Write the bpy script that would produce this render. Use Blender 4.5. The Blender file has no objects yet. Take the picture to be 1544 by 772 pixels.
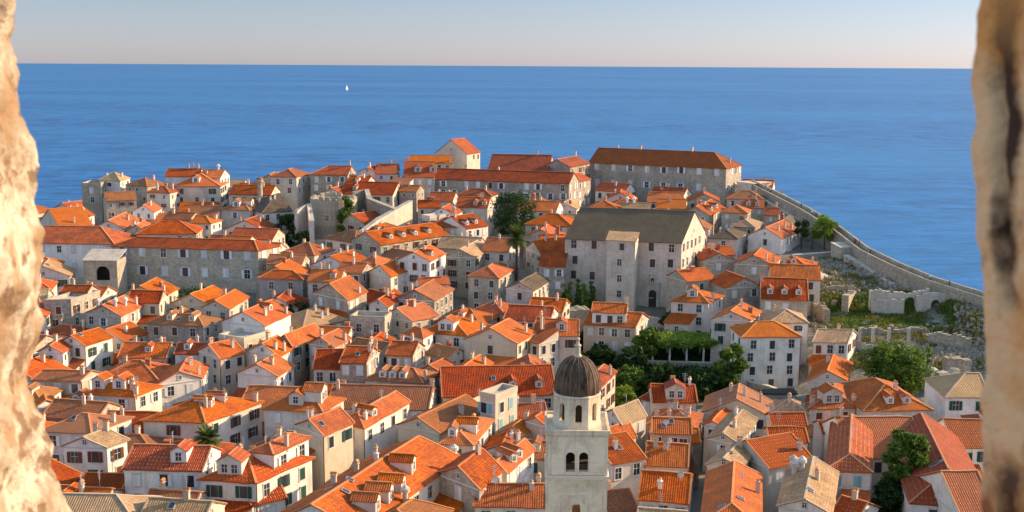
import bpy, bmesh, math, random
from mathutils import Vector, Matrix, noise
R = math.radians
random.seed(7)
C = bpy.context.scene.collection
S = bpy.context.scene

# ------------------------------------------------------------------ camera, sky, sun, exposure
CAM_Z = 72.0
F = 1710.0                       # focal length in pixels of a 1544 px wide picture
cam_rot = Matrix.Rotation(R(90 - 9.53), 3, 'X') @ Matrix.Rotation(R(0.32), 3, 'Z')
cd = bpy.data.cameras.new('camera'); cam = bpy.data.objects.new('camera', cd); C.objects.link(cam)
cam.matrix_world = Matrix.Translation((0, 0, CAM_Z)) @ cam_rot.to_4x4()
cd.sensor_width = 36; cd.lens = 36 * F / 1544; cd.clip_start = 0.05; cd.clip_end = 400000
cd.dof.use_dof = True; cd.dof.focus_distance = 230; cd.dof.aperture_fstop = 8
S.camera = cam
SUN_EL, SUN_AZ = 21.0, 72.0      # azimuth clockwise from +Y (the way the camera looks)
w = bpy.data.worlds.new('World'); S.world = w; w.use_nodes = True
nt = w.node_tree; bg = nt.nodes['Background']
sk = nt.nodes.new('ShaderNodeTexSky'); sk.sky_type = 'NISHITA'; sk.sun_disc = False
sk.sun_elevation = R(SUN_EL); sk.sun_rotation = R(SUN_AZ); sk.altitude = 70
sk.air_density = 1.0; sk.dust_density = 0.3; sk.ozone_density = 3.0
# added sky ramp: dims the horizon, lifts and warms the high sky for fill
tc_ = nt.nodes.new('ShaderNodeTexCoord'); sx_ = nt.nodes.new('ShaderNodeSeparateXYZ'); rp_ = nt.nodes.new('ShaderNodeValToRGB'); mx_ = nt.nodes.new('ShaderNodeVectorMath'); mx_.operation = 'MULTIPLY'
nt.links.new(tc_.outputs['Generated'], sx_.inputs[0]); nt.links.new(sx_.outputs[2], rp_.inputs[0]); sc_ = nt.nodes.new('ShaderNodeVectorMath'); sc_.operation = 'SCALE'; sc_.inputs['Scale'].default_value = 1.55
for k_, (p_, c_) in enumerate(((0.0, (.212, .212, .315)), (.055, (.202, .197, .25)), (.16, (.45, .38, .35)), (.40, (1, .80, .62)))):
    e_ = rp_.color_ramp.elements[k_] if k_ < 2 else rp_.color_ramp.elements.new(p_)
    e_.position = p_; e_.color = (*c_, 1)
nt.links.new(sk.outputs[0], mx_.inputs[0]); nt.links.new(rp_.outputs[0], mx_.inputs[1]); nt.links.new(mx_.outputs[0], sc_.inputs[0])
nt.links.new(sc_.outputs[0], bg.inputs[0]); bg.inputs[1].default_value = 0.15
sd = bpy.data.lights.new('sun', 'SUN'); sun = bpy.data.objects.new('sun', sd); C.objects.link(sun)
sd.energy = 3.45; sd.angle = R(0.5); sd.color = (1.0, 0.72, 0.42)
sdir = Vector((math.sin(R(SUN_AZ)) * math.cos(R(SUN_EL)), math.cos(R(SUN_AZ)) * math.cos(R(SUN_EL)), math.sin(R(SUN_EL))))
sun.rotation_euler = sdir.to_track_quat('Z', 'Y').to_euler()
S.view_settings.view_transform = 'Standard'; S.view_settings.look = 'None'
S.view_settings.exposure = 1.25; S.view_settings.gamma = 1; S.view_settings.use_curve_mapping = False
S.render.engine = 'CYCLES'; S.cycles.use_denoising = True; S.cycles.max_bounces = 6
S.cycles.caustics_reflective = False; S.cycles.caustics_refractive = False

def ray(u, v):
    return (cam_rot @ Vector(((u - 772) / F, -(v - 386) / F, -1))).normalized()
def hit(u, v, z):
    d = ray(u, v); t = (z - CAM_Z) / d.z
    return Vector((d.x * t, d.y * t, z))
def lerp_tab(tab, x):
    if x <= tab[0][0]: return tab[0][1]
    for (a, fa), (b, fb) in zip(tab, tab[1:]):
        if x <= b: return fa + (fb - fa) * (x - a) / (b - a)
    return tab[-1][1]
EAVE = [(225, 42), (240, 39.5), (265, 35.5), (280, 33), (300, 30), (320, 28), (350, 26), (450, 20), (600, 14.5), (772, 16)]
GY = [(-60, 40), (0, 46), (20, 44), (60, 25), (110, 9), (150, 5), (205, 5), (250, 9.5), (314, 16), (360, 20), (390, 23), (440, 24)]
GR = [(205, 5.5), (225, 9.2), (240, 12), (250, 13.4), (263, 14.3), (269, 17), (285, 19.6), (300, 20.8), (330, 21.5), (360, 21.5), (390, 23), (440, 24)]
def smooth(a, b, x):
    t = min(1, max(0, (x - a) / (b - a))); return t * t * (3 - 2 * t)
def ground(x, y):
    g = lerp_tab(GY, y)
    if y > 300: g -= 8 * smooth(-95, -135, x) * smooth(310, 350, y)
    k = smooth(50, 70, x)
    if k > 0 and y > 205: g = g * (1 - k) + k * lerp_tab(GR, y)
    g += 4 * smooth(98, 106, x) * smooth(232, 250, y) * (1 - smooth(285, 310, y))
    return g
def at_ground(u, v, off=0.0):
    z = 10.0
    for _ in range(40):
        p = hit(u, v, z); z = z * .5 + .5 * (ground(p.x, p.y) + off)
    return hit(u, v, z)

# ------------------------------------------------------------------ materials
MATS = {}
def new_mat(name):
    m = bpy.data.materials.new(name); m.use_nodes = True
    MATS[name] = m; t = m.node_tree
    return m, t, t.nodes['Principled BSDF']
def N(t, typ, **kw):
    n = t.nodes.new(typ)
    for k, v in kw.items():
        if k in n.inputs: n.inputs[k].default_value = v
        else: setattr(n, k, v)
    return n
def L(t, a, b): t.links.new(a, b)
def math_n(t, op, a, b=None, c=None):
    n = t.nodes.new('ShaderNodeMath'); n.operation = op
    for i, x in enumerate((a, b, c)):
        if x is None: continue
        if isinstance(x, (int, float)): n.inputs[i].default_value = x
        else: t.links.new(x, n.inputs[i])
    return n.outputs[0]
def mix(t, fac, a, b, mode='MIX'):
    n = t.nodes.new('ShaderNodeMix'); n.data_type = 'RGBA'; n.blend_type = mode
    for i, x in ((0, fac), (6, a), (7, b)):
        if isinstance(x, (int, float)): n.inputs[i].default_value = x
        elif isinstance(x, tuple): n.inputs[i].default_value = (*x, 1) if len(x) == 3 else x
        else: t.links.new(x, n.inputs[i])
    return n.outputs[2]
def ramp(t, fac, stops):
    n = t.nodes.new('ShaderNodeValToRGB'); e = n.color_ramp.elements
    while len(e) < len(stops): e.new(0.5)
    for i, (p, c) in enumerate(stops):
        e[i].position = p; e[i].color = (c, c, c, 1) if isinstance(c, (int, float)) else (*c, 1)
    t.links.new(fac, n.inputs[0]); return n.outputs[0]
def noise_n(t, vec, scale, detail=4, rough=.55, stretch=None):
    if stretch:
        mp = N(t, 'ShaderNodeMapping'); mp.inputs['Scale'].default_value = stretch
        L(t, vec, mp.inputs[0]); vec = mp.outputs[0]
    n = N(t, 'ShaderNodeTexNoise'); n.inputs['Scale'].default_value = scale
    n.inputs['Detail'].default_value = detail; n.inputs['Roughness'].default_value = rough
    L(t, vec, n.inputs['Vector']); return n.outputs[0]
def vary(t, col, lo=.78, hi=1.12, hue=.005):
    oi = N(t, 'ShaderNodeObjectInfo'); h = N(t, 'ShaderNodeHueSaturation')
    L(t, math_n(t, 'MULTIPLY_ADD', oi.outputs['Random'], hi - lo, lo), h.inputs['Value'])
    r2 = math_n(t, 'FRACT', math_n(t, 'MULTIPLY', oi.outputs['Random'], 7.31))
    L(t, math_n(t, 'MULTIPLY_ADD', r2, 2 * hue, .5 - hue), h.inputs['Hue'])
    L(t, math_n(t, 'MULTIPLY_ADD', math_n(t, 'FRACT', math_n(t, 'MULTIPLY', oi.outputs['Random'], 13.7)), .12, .97), h.inputs['Saturation'])
    L(t, col, h.inputs['Color']); return h.outputs[0]
def shifted(t, coord):
    oi = N(t, 'ShaderNodeObjectInfo'); a = N(t, 'ShaderNodeVectorMath'); a.operation = 'MULTIPLY_ADD'
    cx = N(t, 'ShaderNodeCombineXYZ')
    for i in range(3): L(t, math_n(t, 'MULTIPLY', oi.outputs['Random'], 57.0 + 31 * i), cx.inputs[i])
    b = N(t, 'ShaderNodeVectorMath'); b.operation = 'ADD'
    L(t, coord, b.inputs[0]); L(t, cx.outputs[0], b.inputs[1]); t.nodes.remove(a)
    return b.outputs[0]

def tile_mat(name, c1, c2, dark, dots=0.0, patch=.5):
    m, t, p = new_mat(name)
    uv = N(t, 'ShaderNodeUVMap').outputs[0]; sep = N(t, 'ShaderNodeSeparateXYZ'); L(t, uv, sep.inputs[0])
    suv = shifted(t, uv)
    br = N(t, 'ShaderNodeTexBrick'); br.offset = 0; br.squash = 1
    br.inputs['Scale'].default_value = 1; br.inputs['Brick Width'].default_value = .30; br.inputs['Row Height'].default_value = .42
    br.inputs['Mortar Size'].default_value = .012; br.inputs['Mortar Smooth'].default_value = .6
    br.inputs['Color1'].default_value = (*c1, 1); br.inputs['Color2'].default_value = (*c2, 1)
    br.inputs['Mortar'].default_value = (*[x * .55 for x in dark], 1)
    L(t, suv, br.inputs['Vector'])
    big = noise_n(t, suv, .35, 5, .65); fine = noise_n(t, suv, 2.6, 5, .7); streak = noise_n(t, suv, 1.0, 4, .6, (2.2, .3, 1))
    col = mix(t, math_n(t, 'MULTIPLY', ramp(t, big, [(.44, 0.0), (.58, 1.0)]), patch), br.outputs['Color'], dark)
    col = mix(t, ramp(t, fine, [(.35, .55), (.60, 0.0)]), col, tuple(x * .55 for x in dark))
    col = mix(t, math_n(t, 'MULTIPLY', ramp(t, streak, [(.55, 0.0), (.75, 1.0)]), .5), col, tuple(min(1, x * 1.12 + .008) for x in c2))
    if dots > 0:
        du = math_n(t, 'SINE', math_n(t, 'MULTIPLY', sep.outputs[0], 2 * math.pi / .55))
        dv = math_n(t, 'SINE', math_n(t, 'MULTIPLY', sep.outputs[1], 2 * math.pi / .70))
        d = math_n(t, 'MULTIPLY', math_n(t, 'MAXIMUM', du, 0), math_n(t, 'MAXIMUM', dv, 0))
        d = math_n(t, 'MULTIPLY', ramp(t, d, [(.45, 0.0), (.7, 1.0)]), ramp(t, noise_n(t, suv, .8, 3), [(.38, .1), (.6, 1.0)]))
        col = mix(t, math_n(t, 'MULTIPLY', d, dots), col, (.80, .46, .28))
    oi = N(t, 'ShaderNodeObjectInfo'); r3 = math_n(t, 'FRACT', math_n(t, 'MULTIPLY', oi.outputs['Random'], 31.7))
    col = mix(t, math_n(t, 'MULTIPLY', ramp(t, r3, [(.4, 0.0), (1.0, 1.0)]), .6), col, tuple((x * .62 + y) for x, y in zip(c1, (.10, .085, .05))))
    col = vary(t, col)
    L(t, col, p.inputs['Base Color']); p.inputs['Roughness'].default_value = .88
    p.inputs['Specular IOR Level'].default_value = .25
    wv = math_n(t, 'ABSOLUTE', math_n(t, 'SINE', math_n(t, 'MULTIPLY', sep.outputs[0], math.pi / .30)))
    row = math_n(t, 'FRACT', math_n(t, 'DIVIDE', sep.outputs[1], -.42))
    hgt = math_n(t, 'ADD', wv, math_n(t, 'MULTIPLY', row, .5)); hgt = math_n(t, 'ADD', hgt, math_n(t, 'MULTIPLY', fine, .9))
    b = N(t, 'ShaderNodeBump'); b.inputs['Strength'].default_value = .85; b.inputs['Distance'].default_value = .09
    L(t, hgt, b.inputs['Height']); L(t, b.outputs[0], p.inputs['Normal'])
    return m
tile_mat('or', (.60, .118, .018), (.74, .19, .035), (.33, .075, .024), .3, .7)
tile_mat('rd', (.44, .068, .014), (.57, .110, .024), (.22, .048, .018), .25, .75)
tile_mat('dt', (.48, .080, .018), (.58, .12, .028), (.30, .060, .022), .85, .5)
tile_mat('br', (.42, .14, .055), (.54, .20, .08), (.24, .11, .06), .35, .7)
tile_mat('tn', (.52, .32, .17), (.64, .42, .24), (.30, .19, .11), .4, .6)
tile_mat('gy', (.13, .092, .06), (.18, .13, .085), (.065, .048, .034), .15, .6)

def wall_mat(name, base, dark, stone, bump=.3, stain=.5, shiftv=1.0):
    m, t, p = new_mat(name)
    uv = N(t, 'ShaderNodeUVMap').outputs[0]; suv = shifted(t, uv)
    big = noise_n(t, suv, .30, 6, .68); fine = noise_n(t, suv, 3.0, 6, .7); streak = noise_n(t, suv, 1.0, 5, .65, (1.6, .16, 1))
    if stone > 0:
        br = N(t, 'ShaderNodeTexBrick'); br.offset = .5
        br.inputs['Scale'].default_value = 1; br.inputs['Brick Width'].default_value = .62; br.inputs['Row Height'].default_value = .33
        br.inputs['Mortar Size'].default_value = .018; br.inputs['Mortar Smooth'].default_value = .4; br.inputs['Bias'].default_value = -.1
        br.inputs['Color1'].default_value = (*base, 1); br.inputs['Color2'].default_value = (*[x * (1 - .42 * stone) for x in base], 1)
        br.inputs['Mortar'].default_value = (*[x * (1 - .62 * stone) for x in base], 1)
        wob = N(t, 'ShaderNodeTexNoise'); wob.inputs['Scale'].default_value = 2.0; L(t, suv, wob.inputs['Vector'])
        ad = N(t, 'ShaderNodeVectorMath'); ad.operation = 'MULTIPLY_ADD'; L(t, wob.outputs['Color'], ad.inputs[0])
        ad.inputs[1].default_value = (.12, .12, 0); L(t, suv, ad.inputs[2]); L(t, ad.outputs[0], br.inputs['Vector'])
        col = br.outputs['Color']; hgt = br.outputs['Fac']
    else:
        col = mix(t, 0.0, base, base); hgt = None
    col = mix(t, math_n(t, 'MULTIPLY', ramp(t, big, [(.45, 0.0), (.66, 1.0)]), stain), col, dark)
    col = mix(t, math_n(t, 'MULTIPLY', ramp(t, streak, [(.52, 0.0), (.72, 1.0)]), stain * .9), col, tuple(x * .75 for x in dark))
    col = mix(t, math_n(t, 'MULTIPLY', ramp(t, fine, [(.30, 1.0), (.5, 0.0)]), .45 * max(stone, .35)), col, tuple(x * .6 for x in dark))
    oi = N(t, 'ShaderNodeObjectInfo'); r4 = math_n(t, 'FRACT', math_n(t, 'MULTIPLY', oi.outputs['Random'], 91.3))
    if name in ('wh', 'cr'): col = mix(t, math_n(t, 'MULTIPLY', ramp(t, r4, [(.35, 0.0), (1.0, 1.0)]), .75), col, mix(t, ramp(t, big, [(.4, 0.0), (.6, 1.0)]), (.58, .50, .41), (.44, .37, .30)))
    col = vary(t, col, .86, 1.08, .008)
    L(t, col, p.inputs['Base Color']); p.inputs['Roughness'].default_value = .93; p.inputs['Specular IOR Level'].default_value = .15
    h2 = math_n(t, 'MULTIPLY', fine, 1.0)
    if hgt is not None: h2 = math_n(t, 'SUBTRACT', h2, math_n(t, 'MULTIPLY', hgt, .6))
    b = N(t, 'ShaderNodeBump'); b.inputs['Strength'].default_value = bump; b.inputs['Distance'].default_value = .06
    L(t, h2, b.inputs['Height']); L(t, b.outputs[0], p.inputs['Normal'])
    return m
wall_mat('wh', (.84, .79, .73), (.52, .45, .39), 0, .35, .6)
wall_mat('cr', (.60, .51, .39), (.46, .38, .28), 0, .25, .55)
wall_mat('pk', (.70, .56, .50), (.50, .38, .34), 0, .25, .5)
wall_mat('st', (.60, .52, .41), (.30, .25, .20), .8, .6, .65)
wall_mat('gs', (.54, .46, .37), (.26, .22, .18), .8, .6, .65)
wall_mat('gr', (.38, .37, .36), (.26, .25, .24), 0, .2, .5)
wall_mat('ls', (.72, .63, .52), (.42, .36, .29), .5, .5, .65)
wall_mat('tower', (.90, .73, .55), (.55, .41, .29), .16, .3, .9)
wall_mat('ruin', (.56, .47, .37), (.26, .23, .17), .9, .8, .7)

def plain(name, col, rough=.8, var=True, nz=.25, metal=0, spec=.3):
    m, t, p = new_mat(name)
    tc = N(t, 'ShaderNodeTexCoord').outputs['Object']
    c = mix(t, math_n(t, 'MULTIPLY', noise_n(t, tc, 3.0, 5, .65), nz * 2), col, tuple(x * .55 for x in col))
    if var: c = vary(t, c, .85, 1.15)
    L(t, c, p.inputs['Base Color']); p.inputs['Roughness'].default_value = rough; p.inputs['Metallic'].default_value = metal
    p.inputs['Specular IOR Level'].default_value = spec
    return m
plain('ridge', (.66, .27, .12)); plain('ridge_tn', (.60, .44, .30)); plain('ridge_gy', (.20, .155, .12))
plain('trim', (.70, .66, .60)); plain('frame', (.78, .76, .72)); plain('glass', (.035, .04, .05), .25, spec=.6)
plain('sh_w', (.74, .74, .74)); plain('sh_g', (.02, .08, .05), .6); plain('sh_b', (.16, .055, .025), .6); plain('sh_c', (.25, .45, .50))
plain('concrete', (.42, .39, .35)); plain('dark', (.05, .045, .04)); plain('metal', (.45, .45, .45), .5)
plain('dish', (.72, .72, .70), .5); plain('bark', (.10, .075, .05), .95); plain('terrace', (.48, .44, .40))
plain('chim', (.64, .52, .42)); plain('chim_red', (.48, .17, .09)); plain('awning', (.02, .22, .17))
plain('skin', (.5, .3, .22)); plain('cloth_red', (.5, .05, .04)); plain('cloth_blue', (.08, .14, .35)); plain('cloth_white', (.75, .75, .72))
plain('cloth_dark', (.04, .045, .06)); plain('hair', (.05, .03, .02)); plain('sail', (.85, .85, .83)); plain('bronze', (.16, .12, .06), .5)

def leaf_mat(name, c1, c2):
    m, t, p = new_mat(name)
    g = N(t, 'ShaderNodeNewGeometry'); tc = N(t, 'ShaderNodeTexCoord').outputs['Object']
    n1 = ramp(t, noise_n(t, tc, .55, 3), [(.38, 0.0), (.62, 1.0)])
    c = mix(t, n1, c1, c2)
    c = mix(t, math_n(t, 'MULTIPLY', g.outputs['Random Per Island'], .5), c, tuple(x * .55 for x in c1))
    L(t, c, p.inputs['Base Color']); p.inputs['Roughness'].default_value = .6; p.inputs['Specular IOR Level'].default_value = .25
    tr = N(t, 'ShaderNodeBsdfTranslucent'); L(t, c, tr.inputs[0]); ms = N(t, 'ShaderNodeMixShader'); ms.inputs[0].default_value = .3
    L(t, p.outputs[0], ms.inputs[1]); L(t, tr.outputs[0], ms.inputs[2]); L(t, ms.outputs[0], t.nodes['Material Output'].inputs[0])
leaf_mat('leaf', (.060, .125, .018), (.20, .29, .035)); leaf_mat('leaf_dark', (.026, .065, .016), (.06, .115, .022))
leaf_mat('leaf_lime', (.18, .30, .03), (.30, .38, .05)); leaf_mat('leaf_palm', (.06, .10, .02), (.16, .19, .05))
leaf_mat('leaf_dry', (.26, .20, .04), (.12, .16, .03))

# ------------------------------------------------------------------ mesh helpers
def box_uv(me):
    uvl = me.uv_layers.new(name='UVMap'); vs = me.vertices
    for p in me.polygons:
        n = p.normal
        if abs(n.z) > .93: ux, uy = Vector((1, 0, 0)), Vector((0, 1, 0))
        else:
            ux = Vector((-n.y, n.x, 0)).normalized(); uy = n.cross(ux).normalized()
            if uy.z < 0: uy = -uy
        for li in p.loop_indices:
            co = vs[me.loops[li].vertex_index].co
            uvl.data[li].uv = (co.dot(ux), co.dot(uy))
class MB:
    """collects faces; build() links them as one mesh object"""
    def __init__(s): s.v = []; s.f = []; s.m = []
    def face(s, pts, m=0):
        i = len(s.v); s.v += [tuple(p) for p in pts]; s.f.append(tuple(range(i, i + len(pts)))); s.m.append(m)
    def hexa(s, b, tp, m=0):
        i = len(s.v); s.v += [tuple(p) for p in b] + [tuple(p) for p in tp]; n = len(b)
        s.f.append(tuple(range(i + n - 1, i - 1, -1))); s.f.append(tuple(range(i + n, i + 2 * n))); s.m += [m, m]
        for k in range(n):
            j = (k + 1) % n; s.f.append((i + k, i + j, i + n + j, i + n + k)); s.m.append(m)
    def box(s, x0, x1, y0, y1, z0, z1, m=0):
        q = [(x0, y0), (x1, y0), (x1, y1), (x0, y1)]
        s.hexa([(a, b, z0) for a, b in q], [(a, b, z1) for a, b in q], m)
    def cyl(s, x, y, z0, z1, r0, r1, n=12, m=0):
        a = [2 * math.pi * k / n for k in range(n)]
        s.hexa([(x + r0 * math.cos(k), y + r0 * math.sin(k), z0) for k in a], [(x + r1 * math.cos(k), y + r1 * math.sin(k), z1) for k in a], m)
    def bar(s, a, b, wd, ht, m=0):
        a = Vector(a); b = Vector(b); d = (b - a)
        if d.length < 1e-4: return
        d.normalize(); sd_ = d.cross(Vector((0, 0, 1)))
        if sd_.length < 1e-3: sd_ = Vector((1, 0, 0))
        sd_.normalize(); up = sd_.cross(d).normalized()
        q = [a - sd_ * wd / 2 - up * ht / 2, a + sd_ * wd / 2 - up * ht / 2, a + sd_ * wd / 2 + up * ht / 2, a - sd_ * wd / 2 + up * ht / 2]
        s.hexa(q, [p + (b - a) for p in q], m)
    def lathe(s, prof, n=24, m=0, x=0, y=0):
        for (r0, z0), (r1, z1) in zip(prof, prof[1:]):
            for k in range(n):
                a, b = 2 * math.pi * k / n, 2 * math.pi * (k + 1) / n
                pts = [(x + r0 * math.cos(a), y + r0 * math.sin(a), z0), (x + r0 * math.cos(b), y + r0 * math.sin(b), z0),
                       (x + r1 * math.cos(b), y + r1 * math.sin(b), z1), (x + r1 * math.cos(a), y + r1 * math.sin(a), z1)]
                s.face(pts, m)
    def mesh(s, name, mats, weld=False):
        me = bpy.data.meshes.new(name); me.from_pydata(s.v, [], s.f)
        for m in mats: me.materials.append(MATS[m])
        me.polygons.foreach_set('material_index', s.m)
        if weld or True:
            bm = bmesh.new(); bm.from_mesh(me)
            if weld: bmesh.ops.remove_doubles(bm, verts=bm.verts, dist=1e-4)
            bmesh.ops.recalc_face_normals(bm, faces=bm.faces); bm.to_mesh(me); bm.free()
        me.update(); box_uv(me)
        return me
    def build(s, name, mats, parent=None, weld=False):
        o = bpy.data.objects.new(name, s.mesh(name, mats, weld)); C.objects.link(o); o.parent = parent
        return o
def inst(name, me, parent, loc=(0, 0, 0), rz=0, sc=None):
    o = bpy.data.objects.new(name, me); C.objects.link(o); o.parent = parent
    o.location = loc; o.rotation_euler = (0, 0, rz)
    if sc: o.scale = sc
    return o
def tag(o, label=None, cat=None, group=None, kind=None):
    if label: o['label'] = label
    if cat: o['category'] = cat
    if group: o['group'] = group
    if kind: o['kind'] = kind
    return o
def empty(name, loc, rz=0):
    o = bpy.data.objects.new(name, None); C.objects.link(o); o.location = loc; o.rotation_euler = (0, 0, rz); o.empty_display_size = .5
    return o
LABELS = set()

def arch_panel(mb, width, z0, z1, th, openings, y=0, xf=None, m=0):
    """wall panel of thickness th along x with round-headed openings (cx, w, sill, spring)"""
    xf = xf or (lambda p: p)
    xs = {-width / 2, width / 2}
    for cx, ww, a, b in openings:
        for k in range(9): xs.add(cx - ww / 2 * math.cos(math.pi * k / 8))
    xs = sorted(xs)
    def inside(x):
        for o in openings:
            if o[0] - o[1] / 2 < x < o[0] + o[1] / 2: return o
    def top(o, x): return o[3] + math.sqrt(max(0, (o[1] / 2) ** 2 - (x - o[0]) ** 2))
    def quad(xa, xb, za, zb, zc, zd):   # bottom za(xa) zb(xb), top zc(xb) zd(xa)
        b = [(xa, y, za), (xb, y, zb), (xb, y + th, zb), (xa, y + th, za)]
        tp = [(xa, y, zd), (xb, y, zc), (xb, y + th, zc), (xa, y + th, zd)]
        mb.hexa([xf(p) for p in b], [xf(p) for p in tp], m)
    for xa, xb in zip(xs, xs[1:]):
        if xb - xa < 1e-5: continue
        o = inside((xa + xb) / 2)
        if not o: quad(xa, xb, z0, z0, z1, z1)
        else:
            if o[2] > z0 + .01: quad(xa, xb, z0, z0, o[2], o[2])
            quad(xa, xb, top(o, xa), top(o, xb), z1, z1)
# ------------------------------------------------------------------ shared small meshes
def window_mesh(w_, h_, style):
    mb = MB(); t = .12
    mb.box(-w_ / 2, w_ / 2, -.03, .05, 0, h_, 1)                       # glass
    if style != 'plain':
        mb.box(-.025, .025, -.05, .0, 0, h_, 2)
        mb.box(-w_ / 2, w_ / 2, -.048, .0, h_ * .55, h_ * .55 + .05, 2)
    mb.box(-w_ / 2 - t, -w_ / 2, -.09, .05, -.01, h_ + .01, 0); mb.box(w_ / 2, w_ / 2 + t, -.09, .05, -.01, h_ + .01, 0)
    mb.box(-w_ / 2 - t - .05, w_ / 2 + t + .05, -.14, .05, -.14, -.01, 0); mb.box(-w_ / 2 - t - .02, w_ / 2 + t + .02, -.12, .05, h_ + .01, h_ + .16, 0)
    return mb
WIN = {}
for sz in ((1.1, 1.7), (.8, 1.15), (.55, .65)):
    for st_ in ('bars', 'plain'):
        WIN[(sz, st_)] = window_mesh(*sz, st_).mesh('window', ['trim', 'glass', 'frame'])
SHUT = {}
for sz in ((1.1, 1.7), (.8, 1.15)):
    for col in 'wgbc':
        mb = MB(); mb.box(-sz[0] / 4 + .01, sz[0] / 4 - .01, -.035, .0, .02, sz[1] - .02, 0)
        for k in range(5): mb.box(-sz[0] / 4 + .05, sz[0] / 4 - .05, -.05, -.035, .1 + k * sz[1] / 5.6, .1 + k * sz[1] / 5.6 + .12, 0)
        SHUT[(sz, col)] = mb.mesh('shutter', ['sh_' + col])
def chimney_mesh(k):
    mb = MB(); a, h_ = ((.33, .95), (.26, 1.35), (.42, .75), (.28, .85))[k]
    mb.box(-a, a, -a * .8, a * .8, -1.0, h_, 0); mb.box(-a - .08, a + .08, -a * .8 - .08, a * .8 + .08, h_, h_ + .12, 0)
    if k in (0, 2):
        for sx in (-1, 1): mb.box(sx * a * .75 - .09, sx * a * .75 + .09, -a * .6, a * .6, h_ + .12, h_ + .38, 0)
        mb.hexa([(-a - .1, -a, h_ + .38), (a + .1, -a, h_ + .38), (a + .1, a, h_ + .38), (-a - .1, a, h_ + .38)],
                [(-a - .1, -.03, h_ + .62), (a + .1, -.03, h_ + .62), (a + .1, .03, h_ + .62), (-a - .1, .03, h_ + .62)], 1)
    elif k == 1:
        mb.cyl(0, 0, h_ + .12, h_ + .5, .2, .16, 10, 1)
    else:
        mb.cyl(0, 0, h_ + .12, h_ + .42, a * .8, a * .6, 10, 0); mb.cyl(0, 0, h_ + .42, h_ + .62, a * .95, .05, 10, 1)
    return mb
CHIM = [chimney_mesh(k).mesh('chimney', [('chim', 'chim', 'chim_red', 'wh')[k], 'ridge']) for k in range(4)]
mb = MB(); mb.cyl(0, 0, -.3, 1.0, .35, .35, 14, 0); mb.cyl(0, 0, 1.0, 1.5, .62, .62, 14, 0); mb.cyl(0, 0, 1.5, 1.9, .5, .12, 14, 0)
CHIM.append(mb.mesh('chimney', ['wh']))
mb = MB(); mb.box(-.4, .4, -.55, .55, 0, .10, 0); mb.box(-.32, .32, -.47, .47, .10, .115, 1); SKYL = mb.mesh('skylight', ['metal', 'glass'])
mb = MB(); mb.bar((0, 0, -.5), (0, 0, 2.6), .05, .05)
for k in range(5): mb.bar((-.5 + .06 * k, 0, 2.4 - .28 * k), (.5 - .06 * k, 0, 2.4 - .28 * k), .04, .04)
ANT = mb.mesh('antenna', ['metal'])
mb = MB(); mb.bar((0, 0, -.4), (0, 0, .8), .06, .06)
for (r0, y0), (r1, y1) in (((0, -.0), (.22, -.04)), ((.22, -.04), (.45, -.18))):
    for k in range(16):
        a, b = 2 * math.pi * k / 16, 2 * math.pi * (k + 1) / 16
        mb.face([(r0 * math.cos(a), y0, .9 + r0 * math.sin(a)), (r1 * math.cos(a), y1, .9 + r1 * math.sin(a)),
                 (r1 * math.cos(b), y1, .9 + r1 * math.sin(b)), (r0 * math.cos(b), y0, .9 + r0 * math.sin(b))])
mb.bar((0, -.1, .6), (0, -.55, .9), .03, .03)
DISH = mb.mesh('satellite_dish', ['dish'])
DOOR = {}
mb = MB(); mb.box(-.5, .5, -.05, .04, 0, 2.1, 0); mb.box(-.66, -.5, -.1, .04, 0, 2.25, 1); mb.box(.5, .66, -.1, .04, 0, 2.25, 1); mb.box(-.66, .66, -.1, .04, 2.1, 2.3, 1)
DOOR = mb.mesh('door', ['sh_b', 'trim'])
def dormer_meshes(w_, h_):
    L_ = 3.0; r = w_ * .28
    a = MB(); a.hexa([(-w_ / 2, 0, -.3), (w_ / 2, 0, -.3), (w_ / 2, 0, h_), (0, 0, h_ + r), (-w_ / 2, 0, h_)],
                     [(-w_ / 2, L_, -.3), (w_ / 2, L_, -.3), (w_ / 2, L_, h_), (0, L_, h_ + r), (-w_ / 2, L_, h_)])
    b = MB(); o = .16; th = .1
    for sx in (-1, 1):
        p = [(0, -o, h_ + r + .02), (sx * (w_ / 2 + o), -o, h_ - o * .56 + .02), (sx * (w_ / 2 + o), L_ + .3, h_ - o * .56 + .02), (0, L_ + .3, h_ + r + .02)]
        b.hexa(p, [(x, y, z + th) for x, y, z in p])
    b.bar((0, -o, h_ + r + .13), (0, L_, h_ + r + .13), .2, .08, 1)
    return a, b
DORM = {}
def dormer(root, kind, x, y, z, rz, wall='wh', tile='or', style='w'):
    w_, h_ = ((1.3, 1.25), (2.3, 1.7), (3.4, 1.9))[kind]
    key = (kind, wall, tile)
    if key not in DORM:
        a, b = dormer_meshes(w_, h_); DORM[key] = (a.mesh('dormer', [wall]), b.mesh('dormer_roof', [tile, RIDGE[tile]]))
    d = inst('dormer', DORM[key][0], root, (x, y, z), rz)
    inst('dormer_roof', DORM[key][1], d)
    n = (1, 1, 2)[kind]
    for k in range(n):
        sz = (.8, 1.15) if kind else (.55, .65)
        inst('dormer_window', WIN[(sz, 'bars')], d, ((k - (n - 1) / 2) * 1.4, 0, .35), 0)
    return d
RIDGE = {'or': 'ridge', 'rd': 'ridge', 'dt': 'ridge', 'br': 'ridge', 'tn': 'ridge_tn', 'gy': 'ridge_gy'}

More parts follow.
